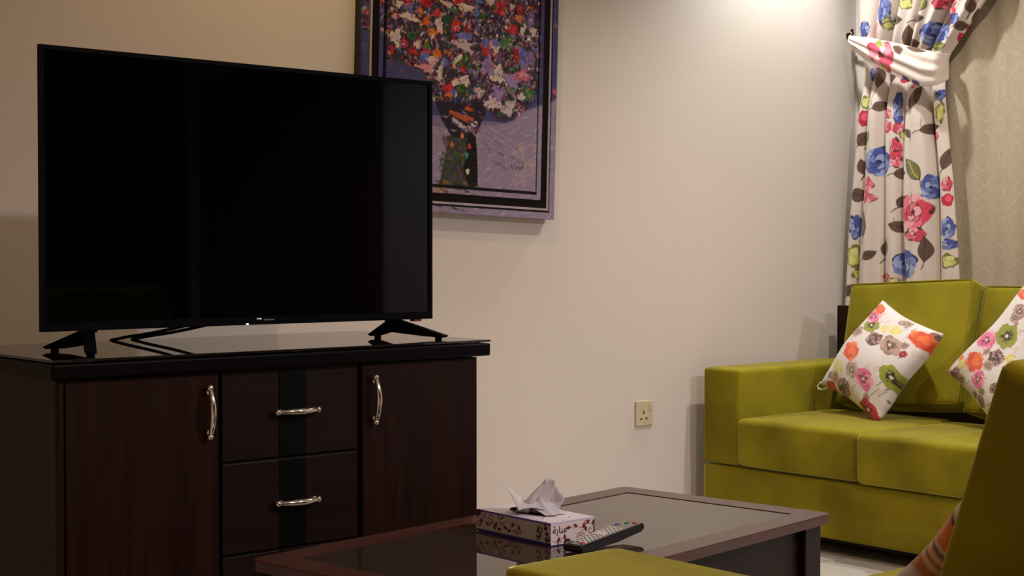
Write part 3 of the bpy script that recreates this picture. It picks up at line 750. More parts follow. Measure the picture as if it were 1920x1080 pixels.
    pal = dict(w=[(204, 182, 178), (190, 166, 176), (214, 196, 182)], r=[(178, 30, 42), (196, 44, 60), (150, 24, 34)], o=[(206, 120, 36), (196, 90, 34)],
               g=[(52, 96, 46), (70, 110, 60), (36, 66, 40)], b=[(96, 112, 182), (80, 84, 160)], l=[(150, 124, 172), (128, 104, 156)], p=[(206, 134, 150), (190, 90, 120)],
               k=[(40, 26, 44), (56, 36, 60), (30, 20, 28)])
    keys = 'kkkkkkgglllwwrrbopk'
    for _ in range(5200):
        x, y = rng.uniform(0, W), rng.uniform(.33, H)
        if not inb(x, y) and not (x < .092 and y > .53) and rng.random() > .02: continue
        right = (x > .42 and y < .66)
        ks = 'lllwwkkgplb' if right and rng.random() < .75 else keys
        kk = ks[rng.integers(len(ks))]
        a = rng.uniform(0, 3.14); l = rng.uniform(.003, .0105); t = rng.uniform(.22, .7) * l
        c_ = np.clip(np.array(pal[kk][rng.integers(len(pal[kk]))]) * rng.uniform(.62, 1.12) + rng.uniform(-14, 14, 3), 8, 235)
        cv.blob(x, y, l * math.cos(a), l * math.sin(a), -t * math.sin(a), t * math.cos(a), tuple(c_), .38)
    for kk, x, y, rx, ry in DAUBS:
        a = rng.uniform(-.35, .35); rx, ry = abs(rx), abs(ry)
        for c_, sc in ((pal[kk][rng.integers(len(pal[kk]))], 1.0), (pal[kk][rng.integers(len(pal[kk]))], .55)):
            cv.blob(x + (1 - sc) * .004, y + (1 - sc) * .004, rx * sc * math.cos(a), rx * sc * math.sin(a), -ry * sc * math.sin(a), ry * sc * math.cos(a), c_, .42)
    for _ in range(2400):
        x, y = rng.uniform(0, W), rng.uniform(.34, H)
        if not inb(x, y): continue
        a = rng.uniform(0, 3.14); l = rng.uniform(.002, .008); t_ = rng.uniform(.0010, .0022)
        kk = 'wlkkkkrgbo'[rng.integers(10)]
        cv.blob(x, y, l * math.cos(a), l * math.sin(a), -t_ * math.sin(a), t_ * math.cos(a), pal[kk][rng.integers(len(pal[kk]))], .4)
    # dragged-knife grain of the dried paint
    gx = rng.normal(0, 1, cv.a.shape[:2])
    for _ in range(2): gx = (gx + np.roll(gx, 1, 0) + np.roll(gx, 1, 1) + np.roll(np.roll(gx, 1, 0), 1, 1)) / 2.6
    cv.a *= np.clip(1 + .10 * gx, .6, 1.5)[..., None]
    # signature scrawl
    sx, sy = .588, .148
    for st in ([(0, 0), (.003, .020), (.009, .002), (.014, .021)], [(.018, .002), (.019, .011)], [(.022, .002), (.024, .011), (.027, .004), (.030, .011), (.033, .003)],
               [(.042, .010), (.037, .009), (.037, .003), (.042, .004), (.044, .010), (.045, .003)], [(.050, .003), (.052, .024), (.054, .004)]):
        cv.stroke([(sx + a, sy + b + a * .16) for a, b in st], .0021, (38, 22, 46))
    cv.a = np.clip(cv.a, 0, 1)

    def band(name, i0, i1, y, lift, res=0.0020, mat=M['paint']):
        xs = np.arange(0, W + res / 2, res); zs = np.arange(0, H + res / 2, res)
        nx, nz = len(xs), len(zs)
        xs = np.linspace(0, W, nx); zs = np.linspace(0, H, nz)
        Xg, Zg = np.meshgrid((xs[1:] + xs[:-1]) / 2, (zs[1:] + zs[:-1]) / 2)
        ins = np.minimum(np.minimum(Xg, W - Xg), np.minimum(Zg, H - Zg))
        keep = (ins > i0) & (ins < i1)
        jj, ii = np.nonzero(keep)
        idx = np.arange(nx * nz).reshape(nz, nx)
        F = np.stack([idx[jj, ii], idx[jj, ii + 1], idx[jj + 1, ii + 1], idx[jj + 1, ii]], -1)
        used = np.unique(F); remap = -np.ones(nx * nz, int); remap[used] = np.arange(len(used))
        vx = xs[used % nx]; vz = zs[used // nx]
        me = bpy.data.meshes.new(name)
        me.from_pydata(np.stack([vx, np.full(len(vx), y), vz], -1).tolist(), [], remap[F].tolist())
        me.update()
        o = link(name, me, mat, pic)
        set_print(me, cv.sample(vx, vz))
        md = o.modifiers.new('thick', 'SOLIDIFY'); md.thickness = lift; md.offset = -1
        return o
    band('canvas', .0875, 9, 0.000, .012)
    tag(band('inner_border', .0625, .0775, 0.004, .010), 'narrow inner border continuing the painting')
    tag(band('outer_border', -1, .0215, 0.004, .010), 'outer border continuing the painting')
    def ring(name, i0, i1, y0, y1, mat):
        bm = bmesh.new()
        bm_box(bm, (i0, y0, i0), (i1, y1, H - i0)); bm_box(bm, (W - i1, y0, i0), (W - i0, y1, H - i0))
        bm_box(bm, (i1, y0, i0), (W - i1, y1, i1)); bm_box(bm, (i1, y0, H - i1), (W - i1, y1, H - i0))
        return from_bm(name, bm, mat, pic)
    ring('frame_lip', .0285, .0355, .003, .014, M['lip'])
    ring('frame', .0355, .0620, .006, .016, M['frame_black'])
    box('frame_back', (0.001, .014, 0.001), (W - .001, D - .001, H - .001), M['frame_side'], pic, bev=0)
build_picture()

# ------------------------------------------------------------------ wall socket
so = empty('wall_socket', (3.768, Y1, 0.442))
tag(so, 'small ivory wall socket with a rocker switch on the back wall', 'socket')
bm = bmesh.new(); bm_box(bm, (-.043, -.009, -.045), (.043, 0, .045), .004, 3)
from_bm('plate', bm, M['socket'], so)
bm = bmesh.new(); bm_box(bm, (.021, -.0135, .010), (.033, -.008, .032), .0015)
from_bm('rocker_switch', bm, M['socket'], so, rot=(0, 0, 0))
bm = bmesh.new()
for x, z, a, b in ((-.006, .004, .0035, .006), (-.019, -.019, .005, .0035), (.007, -.019, .005, .0035)):
    bm_box(bm, (x - a, -.0096, z - b), (x + a, -.0088, z + b), .0003)
from_bm('pin_holes', bm, M['hole'], so)

# ------------------------------------------------------------------ loveseats
def soft_box(name, sx, sy, sz, r, crown=0.0, parent=None, loc=None, rot=None, n=22, mat=None, seed=0, sag=0.004, piping=None):
    """upholstered cushion: rounded box, faces gently domed"""
    rng = random.Random(seed)
    hx, hy, hz = sx / 2, sy / 2, sz / 2
    bm = bmesh.new()
    bmesh.ops.create_cube(bm, size=2.0)
    bmesh.ops.subdivide_edges(bm, edges=list(bm.edges), cuts=n, use_grid_fill=True)
    ph = [rng.uniform(0, 6.28) for _ in range(6)]
    for v in bm.verts:
        # push more lines towards the edges
        p = [math.copysign(abs(c) ** 0.6 if abs(c) > 0 else 0, c) for c in v.co]
        q = Vector((p[0] * hx, p[1] * hy, p[2] * hz))
        inn = Vector((max(-hx + r, min(hx - r, q.x)), max(-hy + r, min(hy - r, q.y)), max(-hz + r, min(hz - r, q.z))))
        dlt = q - inn
        if dlt.length > 1e-9: q = inn + dlt.normalized() * r
        else: q = inn
        u, w, t = q.x / hx, q.y / hy, q.z / hz
        fz = (1 - u * u) * (1 - w * w); fy = (1 - u * u) * (1 - t * t); fx = (1 - w * w) * (1 - t * t)
        q.z += math.copysign(crown, t) * fz * abs(t) ** 2
        q.y += math.copysign(crown * .6, w) * fy * abs(w) ** 2
        q.x += math.copysign(crown * .35, u) * fx * abs(u) ** 2
        q.z += sag * math.sin(u * 4 + ph[0]) * math.sin(w * 3 + ph[1]) * fz
        q.y += sag * math.sin(u * 5 + ph[2]) * math.sin(t * 3 + ph[3]) * fy
        v.co = q
    o = from_bm(name, bm, mat or M['velvet'], parent, loc, rot, smooth=True)
    if piping:
        bm = bmesh.new()
        for (ax_, val) in piping:
            e = r * 0.30
            if ax_ == 'Z':
                pts = [(-hx + e, -hy + e, val), (hx - e, -hy + e, val), (hx - e, hy - e, val), (-hx + e, hy - e, val)]
            else:
                pts = [(-hx + e, val, -hz + e), (hx - e, val, -hz + e), (hx - e, val, hz - e), (-hx + e, val, hz - e)]
            c4 = [Vector(p) for p in pts]; loop = []
            for i in range(4):
                a, b = c4[i], c4[(i + 1) % 4]
                for k in range(12): loop.append(a.lerp(b, k / 12))
            loop.append(loop[0].copy())
            bm_tube(bm, loop, 0.0020, 6, caps=False)
        pp = from_bm('piping', bm, M['piping'], o, smooth=True)
    return o

def loveseat(label, loc, rz, seats, backs, group, W=1.385, A=.172, A2=.178, welt=True):
    """local: x across (0..1.385), front at y=0, back towards +y"""
    s = empty('loveseat', loc, (0, 0, rz))
    tag(s, label, 'sofa', group)
    D = 0.782
    def sb(name, lo, hi, r, crown=0.0, **k):
        c = [(a + b) / 2 for a, b in zip(lo, hi)]
        return soft_box(name, hi[0] - lo[0], hi[1] - lo[1], hi[2] - lo[2], r, crown, s, c, **k)
    sb('base', (0, 0, .055), (W, D, .253), .010, 0.001, sag=.0015, seed=1)
    sb('armrest', (0, 0.0, .256), (A, D - .002, .599), .013, .003, seed=2, sag=.003)
    sb('armrest', (W - A2, 0.0, .256), (W, D - .002, .601), .013, .003, seed=3, sag=.003)
    sb('back_frame', (A + .002, D - .075, .256), (W - A2 - .002, D - .002, .745), .02, .002, seed=4)
    tag(box('back_panel', (0.002, D, .06), (W - .002, D + .042, .805), M['cab'], s, bev=.004), 'dark wood panel across the rear')
    bm = bmesh.new()
    bm_box(bm, (.03, .06, .035), (W - .03, D - .03, .056))
    from_bm('under_cloth', bm, M['black_cloth'], s)
    for x in (.07, W - .07):
        for y in (.11, D - .04):
            bm = bmesh.new(); bm_cyl(bm, (x, y, .0185), .022, .037, r2=.027, n=20)
            from_bm('leg', bm, M['panel'], s)
    for k in range(2):
        off, top, x0, x1 = seats[k]
        soft_box('seat_cushion', x1 - x0, .56, top - .262, .022, .007, s, ((x0 + x1) / 2, -off + .28, (top + .262) / 2 - .003), (0, 0, 0), seed=10 + k, sag=.005)
    for k in range(2):
        dy, dz, roll, lean, yaw, x0, x1 = backs[k]
        soft_box('back_cushion', x1 - x0, .125, .460, .018, .006, s, ((x0 + x1) / 2, .517 + .062 + dy, .662 + dz), Euler((R(-lean), R(roll), R(yaw)), 'XYZ'), seed=20 + k, sag=.003,
                 piping=[('Y', -.0615)] if welt else None)
    return s
loveseat('two seat olive green velvet loveseat standing under the curtains against the back corner', (4.0, 3.606, 0), R(-90),
         [(.012, .430, .166, .690), (.038, .428, .692, 1.205)], [(.0, .012, -3.0, 17, 3, .236, .738), (.045, .0, 0, 17, 0, .748, 1.205)], 'matching olive green velvet loveseats')
loveseat('olive green velvet loveseat in the near foreground, seen from behind its leaning back cushion', (2.639, 1.455, 0), R(180),
         [(.09, .452, .180, .700), (.0, .440, .702, 1.207)], [(.013, -.006, 0, 17.5, 0, .180, .722), (.013, -.006, 0, 17.5, 0, .726, 1.230)], 'matching olive green velvet loveseats',
         W=1.410, A2=.203, welt=False)

# ------------------------------------------------------------------ scatter cushions
COLS = dict(O=((214, 70, 26), (236, 120, 60), (150, 24, 20)), D=((150, 26, 26), (190, 50, 40), (90, 20, 22)), K=((140, 142, 40), (120, 126, 30), (24, 16, 20)),
            P=((214, 92, 140), (232, 160, 180), (130, 20, 70)), W=((92, 56, 54), (140, 96, 92), (50, 22, 26)), T=((178, 146, 136), (150, 116, 106), (92, 60, 40)),
            Y=((208, 196, 96), (224, 206, 150), (170, 100, 50)), R=((196, 50, 44), (220, 90, 70), (110, 20, 30)))
def flower(cv, k, x, y, ux, uy, vx, vy):
    c0, c1, c2 = COLS[k]
    rng = cv.rng
    a0 = rng.uniform(0, 6)
    n = 5
    for i in range(n):
        a = a0 + i * 6.283 / n
        px, py = x + .42 * (ux * math.cos(a) + vx * math.sin(a)), y + .42 * (uy * math.cos(a) + vy * math.sin(a))
        cv.blob(px, py, ux * .62, uy * .62, vx * .62, vy * .62, [c0, c1][i % 2] if k != 'K' else c0, .16)
    cv.blob(x, y, ux * .72, uy * .72, vx * .72, vy * .72, c0, .12, .8)
    cv.blob(x + .15 * ux, y + .15 * uy, ux * .48, uy * .48, vx * .48, vy * .48, c1, .3, .7)
    if k in 'KPWTD' :
        cv.blob(x, y, ux * .38, uy * .38, vx * .38, vy * .38, c2, .45, .95)
        cv.blob(x, y, ux * .15, uy * .15, vx * .15, vy * .15, (214, 200, 170) if k != 'W' else c1, .3)
        for i in range(10):
            a = rng.uniform(0, 6.28); q = rng.uniform(.35, .6)
            cv.blob(x + q * (ux * math.cos(a) + vx * math.sin(a)), y + q * (uy * math.cos(a) + vy * math.sin(a)), ux * .07, uy * .07, vx * .07, vy * .07, c2, .3)
    if k == 'W':
        for i in range(14):
            a = rng.uniform(0, 6.28); q = rng.uniform(.3, .9)
            cv.blob(x + q * (ux * math.cos(a) + vx * math.sin(a)), y + q * (uy * math.cos(a) + vy * math.sin(a)), ux * .09, uy * .09, vx * .09, vy * .09, (200, 176, 172), .3)

def cushion_print(layout, seed, stem=(0.30, 0.52)):
    cv = Canvas(-.05, 1.05, -.05, 1.05, 0.0035, (216, 206, 206), seed)
    rng = cv.rng
    for _ in range(26):
        x, y = rng.uniform(0, 1, 2); l = rng.uniform(.05, .12)
        cv.stroke([(x, y), (x + stem[0] * l * 1.6, y + stem[1] * l * 1.6)], .008, (70, 56, 58), .8)
    for _ in range(18):
        x, y = rng.uniform(0, 1, 2)
        cv.blob(x, y, .035, .01, -.01, .03, (206, 184, 176), .4, .6)
    for _ in range(34):
        x, y = rng.uniform(0, 1, 2)
        if min(x, 1 - x, y, 1 - y) > .16 and rng.random() < .75: continue
        k = 'TWYTOTDP'[rng.integers(8)]; r_ = rng.uniform(.022, .045)
        flower(cv, k, x, y, r_, 0, 0, r_)
    for (k, u, v, ux, uy, vx, vy) in layout:
        flower(cv, k, u, v, *(1.13 * q for q in (ux, uy, vx, vy)))
    return cv

def cushion(label, c, Rm, s, thick, cvf, cvb, seed, group, N=190, pinch=.085, label_tab=False):
    """square scatter cushion with pointed corners and a puffed middle; Rm columns: u, v, face normal"""
    t = np.linspace(-1, 1, N)
    t = np.sign(t) * np.abs(t) ** 0.9
    U, V = np.meshgrid(t, t)
    rng = np.random.default_rng(seed)
    ph = rng.uniform(0, 6.28, 8)
    # sides drawn in between the corners
    Xl = U * (1 - pinch * (1 - V * V) * np.abs(U) ** 2); Yl = V * (1 - pinch * (1 - U * U) * np.abs(V) ** 2)
    prof = (np.clip(1 - U ** 2, 0, 1) * np.clip(1 - V ** 2, 0, 1)) ** 0.42
    wr = 0.05 * np.sin(U * 7 + V * 3 + ph[0]) * np.sin(V * 6 - U * 2 + ph[1]) * (U ** 2 + V ** 2) * .8 + 0.03 * np.sin(U * 13 + ph[2]) * V ** 2
    h = thick / 2 * prof * (1 + wr)
    edge = 0.004 * np.sin(U * 5 + ph[3]) + 0.006 * np.sin(V * 4 + ph[4])
    top = np.stack([Xl * s / 2, Yl * s / 2, h + edge], -1)
    bot = np.stack([Xl * s / 2, Yl * s / 2, -h + edge], -1)
    P = np.concatenate([top.reshape(-1, 3), bot.reshape(-1, 3)])
    idx = np.arange(N * N).reshape(N, N)
    F1 = np.stack([idx[:-1, :-1], idx[:-1, 1:], idx[1:, 1:], idx[1:, :-1]], -1).reshape(-1, 4)
    F2 = F1[:, ::-1] + N * N
    me = bpy.data.meshes.new('scatter_cushion')
    me.from_pydata(P.tolist(), [], np.concatenate([F1, F2]).tolist())
    cols = np.concatenate([cvf.sample((U.ravel() + 1) / 2, (V.ravel() + 1) / 2), cvb.sample((U.ravel() + 1) / 2, (V.ravel() + 1) / 2)])
    set_print(me, cols)
    bmx = bmesh.new(); bmx.from_mesh(me)
    bmesh.ops.remove_doubles(bmx, verts=bmx.verts, dist=1e-6)
    bmx.to_mesh(me); bmx.free()
    me.polygons.foreach_set('use_smooth', [True] * len(me.polygons))
    o = link('scatter_cushion', me, M['cushion'])
    m4 = Matrix.Identity(4)
    for i in range(3):
        for j in range(3): m4[i][j] = Rm[i][j]
    o.matrix_world = Matrix.Translation(c) @ m4
    tag(o, label, 'cushion', group)
    if label_tab:
        bm = bmesh.new()
        pts = [(-s / 2 + .004, -s / 2 + .012, 0), (-s / 2 - .012, -s / 2 + .004, -.004), (-s / 2 - .014, -s / 2 - .012, -.006), (-s / 2 + .004, -s / 2 - .018, -.006), (-s / 2 + .028, -s / 2 - .010, -.004), (-s / 2 + .05, -s / 2 + .006, 0)]
        bm_tube(bm, pts, .0035, 8, flat=(1, .35))
        tag(from_bm('care_label', bm, M['label_white'], o, smooth=True), 'shiny white care label loop')
    return o

ca = cushion_print(PILLOW_A, 3); cb = cushion_print(PILLOW_B, 5)
cushion('floral print cushion propped in the far corner of the loveseat beside its armrest', (4.414, 3.142, .632), ROT_A, .385, .14, ca, ca, 1, 'bright floral scatter cushions', label_tab=True)
k2 = .405 / .38
cushion('floral print cushion at the right edge, standing on the nearer seat of the far loveseat', (4.13 * k2, 2.43 * k2, 1 - .345 * k2 + .012), ROT_B, .405, .12, cb, cb, 2, 'bright floral scatter cushions')

# large-flowered cushion on the near loveseat
cc = Canvas(-.05, 1.05, -.05, 1.05, .0045, (226, 214, 216), 9)
def big_tulip(x, y, s_):
    cc.blob(x, y, .13 * s_, 0, 0, .15 * s_, (60, 28, 26), .1)
    cc.blob(x + .01, y + .11 * s_, .10 * s_, .02, -.01, .075 * s_, (204, 96, 44), .1)
    cc.blob(x - .03, y - .01, .10 * s_, .02, -.02, .12 * s_, (222, 150, 96), .1)
    cc.blob(x + .05, y - .05 * s_, .08 * s_, 0, 0, .09 * s_, (214, 130, 70), .1)
    for k in range(5):
        cc.stroke([(x - .08 + k * .035, y - .10 * s_), (x - .06 + k * .035, y), (x - .02 + k * .02, y + .08 * s_)], .007, (120, 56, 40))
big_tulip(.17, .56, 1.0); big_tulip(.66, .76, 1.1); big_tulip(.70, .24, 1.1); big_tulip(.14, .14, .8)
cc.stroke([(-.02, .22), (.12, .30), (.30, .34), (.5, .32)], .035, (52, 26, 28)); cc.stroke([(-.02, .80), (.10, .86), (.30, .84)], .03, (60, 34, 30))
cc.leaf(.40, .55, .12, .05, 60, (90, 50, 40), (40, 20, 20)); cc.leaf(.09, .84, .07, .03, 80, (80, 40, 36), (40, 20, 20))
for x_, y_, a_, b_, c_ in ((.05, .715, .10, .052, (110, 40, 26)), (.05, .700, .09, .045, (240, 128, 62)), (.06, .690, .05, .030, (246, 158, 92)),
                          (.05, .590, .11, .062, (120, 66, 40)), (.05, .585, .10, .054, (246, 190, 140)), (.03, .560, .05, .020, (200, 112, 60))):
    cc.blob(x_, y_, a_, 0, 0, b_, c_, .1)
cc.stroke([(-.04, .90), (.03, .86), (.10, .83), (.16, .84)], .016, (50, 26, 30)); cc.stroke([(.02, .93), (.06, .84), (.05, .80)], .012, (50, 26, 30))
cc.stroke([(.0, .60), (.05, .61), (.08, .57)], .008, (90, 40, 28)); cc.stroke([(.10, .46), (.16, .50), (.20, .56)], .022, (50, 28, 34))
an = R(40)
Rp = [[1, 0, 0], [0, -math.sin(an), math.cos(an)], [0, math.cos(an), math.sin(an)]]
cushion('white cushion with large orange flowers resting against the back cushion of the near loveseat', (1.700, 1.030, .606), Rp, .40, .10, cc, cc, 4, 'bright floral scatter cushions', N=110)

# ------------------------------------------------------------------ coffee table
ct = empty('coffee_table', (0, 0, 0))
e1 = Vector((math.cos(R(8)), math.sin(R(8)), 0)); e2 = Vector((-e1.y, e1.x, 0))
corner = Vector((2.575, 1.948, 0))            # near right corner
TL, TW = 1.130, .560
ct.location = corner - e1 * TL / 2 + e2 * TW / 2
ct.rotation_euler = (0, 0, R(8))
tag(ct, 'dark wood coffee table with an inset smoked glass top in front of the sideboard', 'coffee table')
def rrect(hx, hy, r, n=6):
    p = []
    for (sx, sy, a) in ((1, 1, 0), (-1, 1, 90), (-1, -1, 180), (1, -1, 270)):
        for k in range(n + 1):
            t = R(a + 90 * k / n); p.append((sx * (hx - r) + r * math.cos(t), sy * (hy - r) + r * math.sin(t)))
    return p
def ring_slab(name, out, inn, z0, z1, mat, parent):
    bm = bmesh.new()
    n = len(out)
    L = [[bm.verts.new((*p, z)) for p in ring] for ring, z in ((out, z0), (out, z1 - .003), ([(x * .9965, y * .993) for x, y in out], z1), (inn, z1), (inn, z0))]
    for i in range(5):
        a, b = L[i], L[(i + 1) % 5]
        for k in range(n): bm.faces.new((a[k], a[(k + 1) % n], b[(k + 1) % n], b[k]))
    return from_bm(name, bm, mat, parent)
hx, hy = TL / 2, TW / 2
ring_slab('top_frame', rrect(hx, hy, .022), rrect(hx - .066, hy - .062, .003), .430, .450, M['table'], ct)
bm = bmesh.new()
pl_ = rrect(hx - .0695, hy - .0655, .003)
bm_prism(bm, pl_, 'Z', .440, .4488)
tag(from_bm('glass_inset', bm, M['glass_bronze'], ct), 'smoked brown glass panel')
bm = bmesh.new(); bm_prism(bm, rrect(hx - .0665, hy - .0625, .003), 'Z', .4302, .4395)
from_bm('glass_rebate', bm, M['black_cloth'], ct)
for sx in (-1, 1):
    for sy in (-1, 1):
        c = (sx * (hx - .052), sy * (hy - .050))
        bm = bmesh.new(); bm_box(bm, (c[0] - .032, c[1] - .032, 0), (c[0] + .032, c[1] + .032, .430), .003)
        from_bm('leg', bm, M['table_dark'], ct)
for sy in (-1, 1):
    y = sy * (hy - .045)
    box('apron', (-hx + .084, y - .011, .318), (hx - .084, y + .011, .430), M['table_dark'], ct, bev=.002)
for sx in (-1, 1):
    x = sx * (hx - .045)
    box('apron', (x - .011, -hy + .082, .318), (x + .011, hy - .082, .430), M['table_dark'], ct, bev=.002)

# ------------------------------------------------------------------ tissue box
def build_tissue_box():
    Lb, Wb, Hb, zt = .222, .116, .0435, .4498
    tb = empty('tissue_box', (1.873, 2.072, zt))
    tb.rotation_euler = (0, 0, R(0.5))
    tag(tb, 'flat white tissue box with blue edges and maroon scrollwork on the coffee table', 'tissue box')
    W1 = (208, 196, 188)
    BL, MA, INK = (60, 50, 140), (112, 26, 36), (44, 24, 60)
    def scrolls(cv, L, seed, bias=0):
        rng = cv.rng
        for x, y, r, s_, a in ((.025, .034, .013, 1, 0), (.055, .030, .011, -1, 2), (.085, .038, .016, 1, 3.6), (.120, .016, .008, -1, 1), (.150, .030, .007, 1, 0)):
            if x > L: continue
            cv.spiral(x, y, r, 1.3, .0016, MA, a, s_)
            cv.spiral(x, y, r * .55, .8, .0012, MA, a + 2, s_)
        for _ in range(9):
            x, y = rng.uniform(.005, L * .8), rng.uniform(.008, .038)
            cv.leaf(x, y, .0055, .0025, rng.uniform(0, 180), MA, None)
            cv.stroke([(x, y), (x + .01, y - .006), (x + .016, y - .002)], .001, MA)
    # long face (faces -X): canvas x runs along +Y (far) -> 0 at near corner
    cl = Canvas(0, Lb, 0, Hb, .0005, W1, 11)
    scr = Canvas(0, 1, 0, 1, 1, W1, 1)
    # near end deep blue scrolls, maroon elsewhere
    for x, y, r, s_ in ((.012, .012, .009, 1), (.030, .028, .009, -1), (.016, .033, .006, 1), (.036, .012, .006, -1)):
        cl.spiral(x, y, r, 1.4, .0022, INK, 1, s_); cl.spiral(x, y, r * .5, .9, .0016, INK, 3, s_)
    for _ in range(8): cl.leaf(cl.rng.uniform(.004, .045), cl.rng.uniform(.006, .038), .004, .0022, cl.rng.uniform(0, 180), INK)
    for x, y, r, s_, a in ((.145, .036, .014, 1, 3.6), (.145, .036, .009, -1, 3.2), (.175, .026, .011, -1, 2), (.200, .034, .012, 1, 0), (.212, .014, .008, 1, 0)):
        cl.spiral(x, y, r, 1.2, .0019, MA, a, s_)
    for x, y, a in ((.165, .014, 70), (.160, .020, 110), (.132, .017, 20), (.120, .013, 150), (.092, .023, 60), (.187, .018, 40), (.205, .022, 90), (.150, .012, 0), (.110, .026, 120)):
        cl.leaf(x, y, .0065, .0032, a, MA); cl.stroke([(x, y), (x + .010, y + .005), (x + .018, y + .002)], .0011, MA)
    cl.poly([(0, -.001), (Lb, -.001), (Lb, .0050), (0, .0050)], BL); cl.poly([(0, Hb - .0042), (Lb, Hb - .0042), (Lb, Hb + .001), (0, Hb + .001)], (108, 100, 190))
    cl.poly([(Lb - .012, Hb - .012), (Lb, Hb - .016), (Lb, Hb), (Lb - .02, Hb)], (110, 24, 60))
    # short face (faces -Y): canvas x runs along +X
    cs = Canvas(0, Wb, 0, Hb, .0005, (214, 202, 200), 12)
    for x, y, r, s_, a in ((.076, .006, .014, 1, 0), (.076, .006, .008, 1, 0), (.104, .020, .010, -1, 1), (.092, .034, .006, 1, 0), (.110, .008, .006, 1, 2)):
        cs.spiral(x, y, r, 1.2, .0017, MA, a, s_)
    for x, y, a in ((.086, .030, 70), (.091, .024, 110), (.046, .030, 10), (.020, .010, 60), (.098, .036, 30), (.064, .032, 150), (.036, .014, 100), (.112, .034, 60)):
        cs.leaf(x, y, .0065, .0034, a, MA); cs.stroke([(x, y), (x - .008, y - .004), (x - .014, y - .001)], .0011, MA)
    cs.leaf(.042, .005, .010, .005, 10, INK); cs.spiral(.020, .004, .006, 1, .0015, INK)
    cs.poly([(Wb - .003, .008), (Wb, .008), (Wb, Hb - .004), (Wb - .003, Hb - .004)], (50, 24, 70)); cs.poly([(0, Hb - .003), (Wb, Hb - .003), (Wb, Hb + .001), (0, Hb + .001)], (190, 182, 220))
    cs.poly([(0, -.001), (Wb, -.001), (Wb, .0015), (0, .0015)], BL)
    # top: pale with violet scroll edging
    cp = Canvas(0, Wb, 0, Lb, .0008, (222, 214, 228), 13)
    for k in range(22):
        y = .006 + k * .0098
        cp.spiral(.006, y, .0045, 1, .0013, (96, 88, 190), k, 1, 12)
    for k in range(9): cp.spiral(.012 + k * .012, .006, .004, 1, .0012, (150, 130, 210), k, -1, 12)
    for x, y in ((.030, .055), (.075, .03), (.095, .08), (.02, .15), (.09, .17)): cp.leaf(x, y, .008, .002, 40, (130, 100, 150))
    def face(name, cv, nu, nv, fn, du, dv, label=None):
        u = np.linspace(0, 1, nu); v = np.linspace(0, 1, nv)
        U, V = np.meshgrid(u, v)
        P = fn(U, V)
        me = grid_mesh(name, P)
        set_print(me, cv.sample((U * du).ravel(), (V * dv).ravel()))
        me.polygons.foreach_set('use_smooth', [False] * len(me.polygons))
        return me
    Z = lambda a: np.zeros_like(a)
    m1 = face('a', cl, 300, 70, lambda U, V: np.stack([Z(U), U * Lb, V * Hb], -1), Lb, Hb)
    m2 = face('b', cs, 170, 70, lambda U, V: np.stack([U * Wb, Z(U), V * Hb], -1), Wb, Hb)
    m3 = face('c', cp, 110, 200, lambda U, V: np.stack([U * Wb, V * Lb, Z(U) + Hb], -1), Wb, Lb)
    m4 = face('d', cl, 60, 20, lambda U, V: np.stack([Z(U) + Wb, (1 - U) * Lb, V * Hb], -1), Lb, Hb)
    m5 = face('e', cs, 60, 20, lambda U, V: np.stack([(1 - U) * Wb, Z(U) + Lb, V * Hb], -1), Wb, Hb)
    m6 = face('f', cp, 4, 4, lambda U, V: np.stack([U * Wb, V * Lb, Z(U)], -1), Wb, Lb)
    bm = bmesh.new()
    for m_ in (m1, m2, m3, m4, m5, m6): bm.from_mesh(m_)
    me = bpy.data.meshes.new('carton')
    bm.to_mesh(me); bm.free()
    link('carton', me, M['box'], tb)
    # oval opening rim
    bm = bmesh.new()
    oc = (Wb / 2, Lb / 2 + .004)
    pts = [(oc[0] + .027 * math.cos(a), oc[1] + .062 * math.sin(a), Hb + .0008) for a in np.linspace(0, 2 * math.pi, 49)]
    bm_tube(bm, pts, .0012, 6, caps=False)
    from_bm('opening_rim', bm, M['ink_black'], tb)
    bm = bmesh.new(); v_ = [bm.verts.new((p[0], p[1], Hb + .0004)) for p in pts[:-1]]; bm.faces.new(v_)
    bmesh.ops.solidify(bm, geom=list(bm.faces), thickness=.0003)
    from_bm('opening_film', bm, plain('cream_film', (.42, .38, .30), .3), tb)
    # lettering on both visible sides (joined letter forms written left to right as they appear)
    def text(s_, size, mat, m4, name):
        cu = bpy.data.curves.new(name, 'FONT'); cu.body = s_; cu.size = size; cu.extrude = .0002; cu.resolution_u = 3
        tmp = bpy.data.objects.new(name, cu); COL.objects.link(tmp)
        bpy.context.view_layer.update()
        me = bpy.data.meshes.new_from_object(tmp.evaluated_get(bpy.context.evaluated_depsgraph_get()))
        bpy.data.objects.remove(tmp)
        me.materials.clear()
        me.transform(m4)
        return link(name, me, mat, tb)
    AR = '\uFE94\uFEF3\uFE8E\uFEE8\uFECB'
    text(AR, .020, M['ink_black'], Matrix.Translation((.004, -.0006, .0225)) @ Matrix.Rotation(R(90), 4, 'X'), 'lettering')
    text(AR, .014, M['ink_red'], Matrix.Translation((-.0006, .108, .0115)) @ Matrix.Rotation(R(-90), 4, 'Z') @ Matrix.Rotation(R(90), 4, 'X'), 'lettering')
    # protruding tissue: two crumpled sheets
    def sheet(fn, nu=26, nv=26):
        U, V = np.meshgrid(np.linspace(0, 1, nu), np.linspace(0, 1, nv))
        me = grid_mesh('tissue', fn(U, V))
        return me
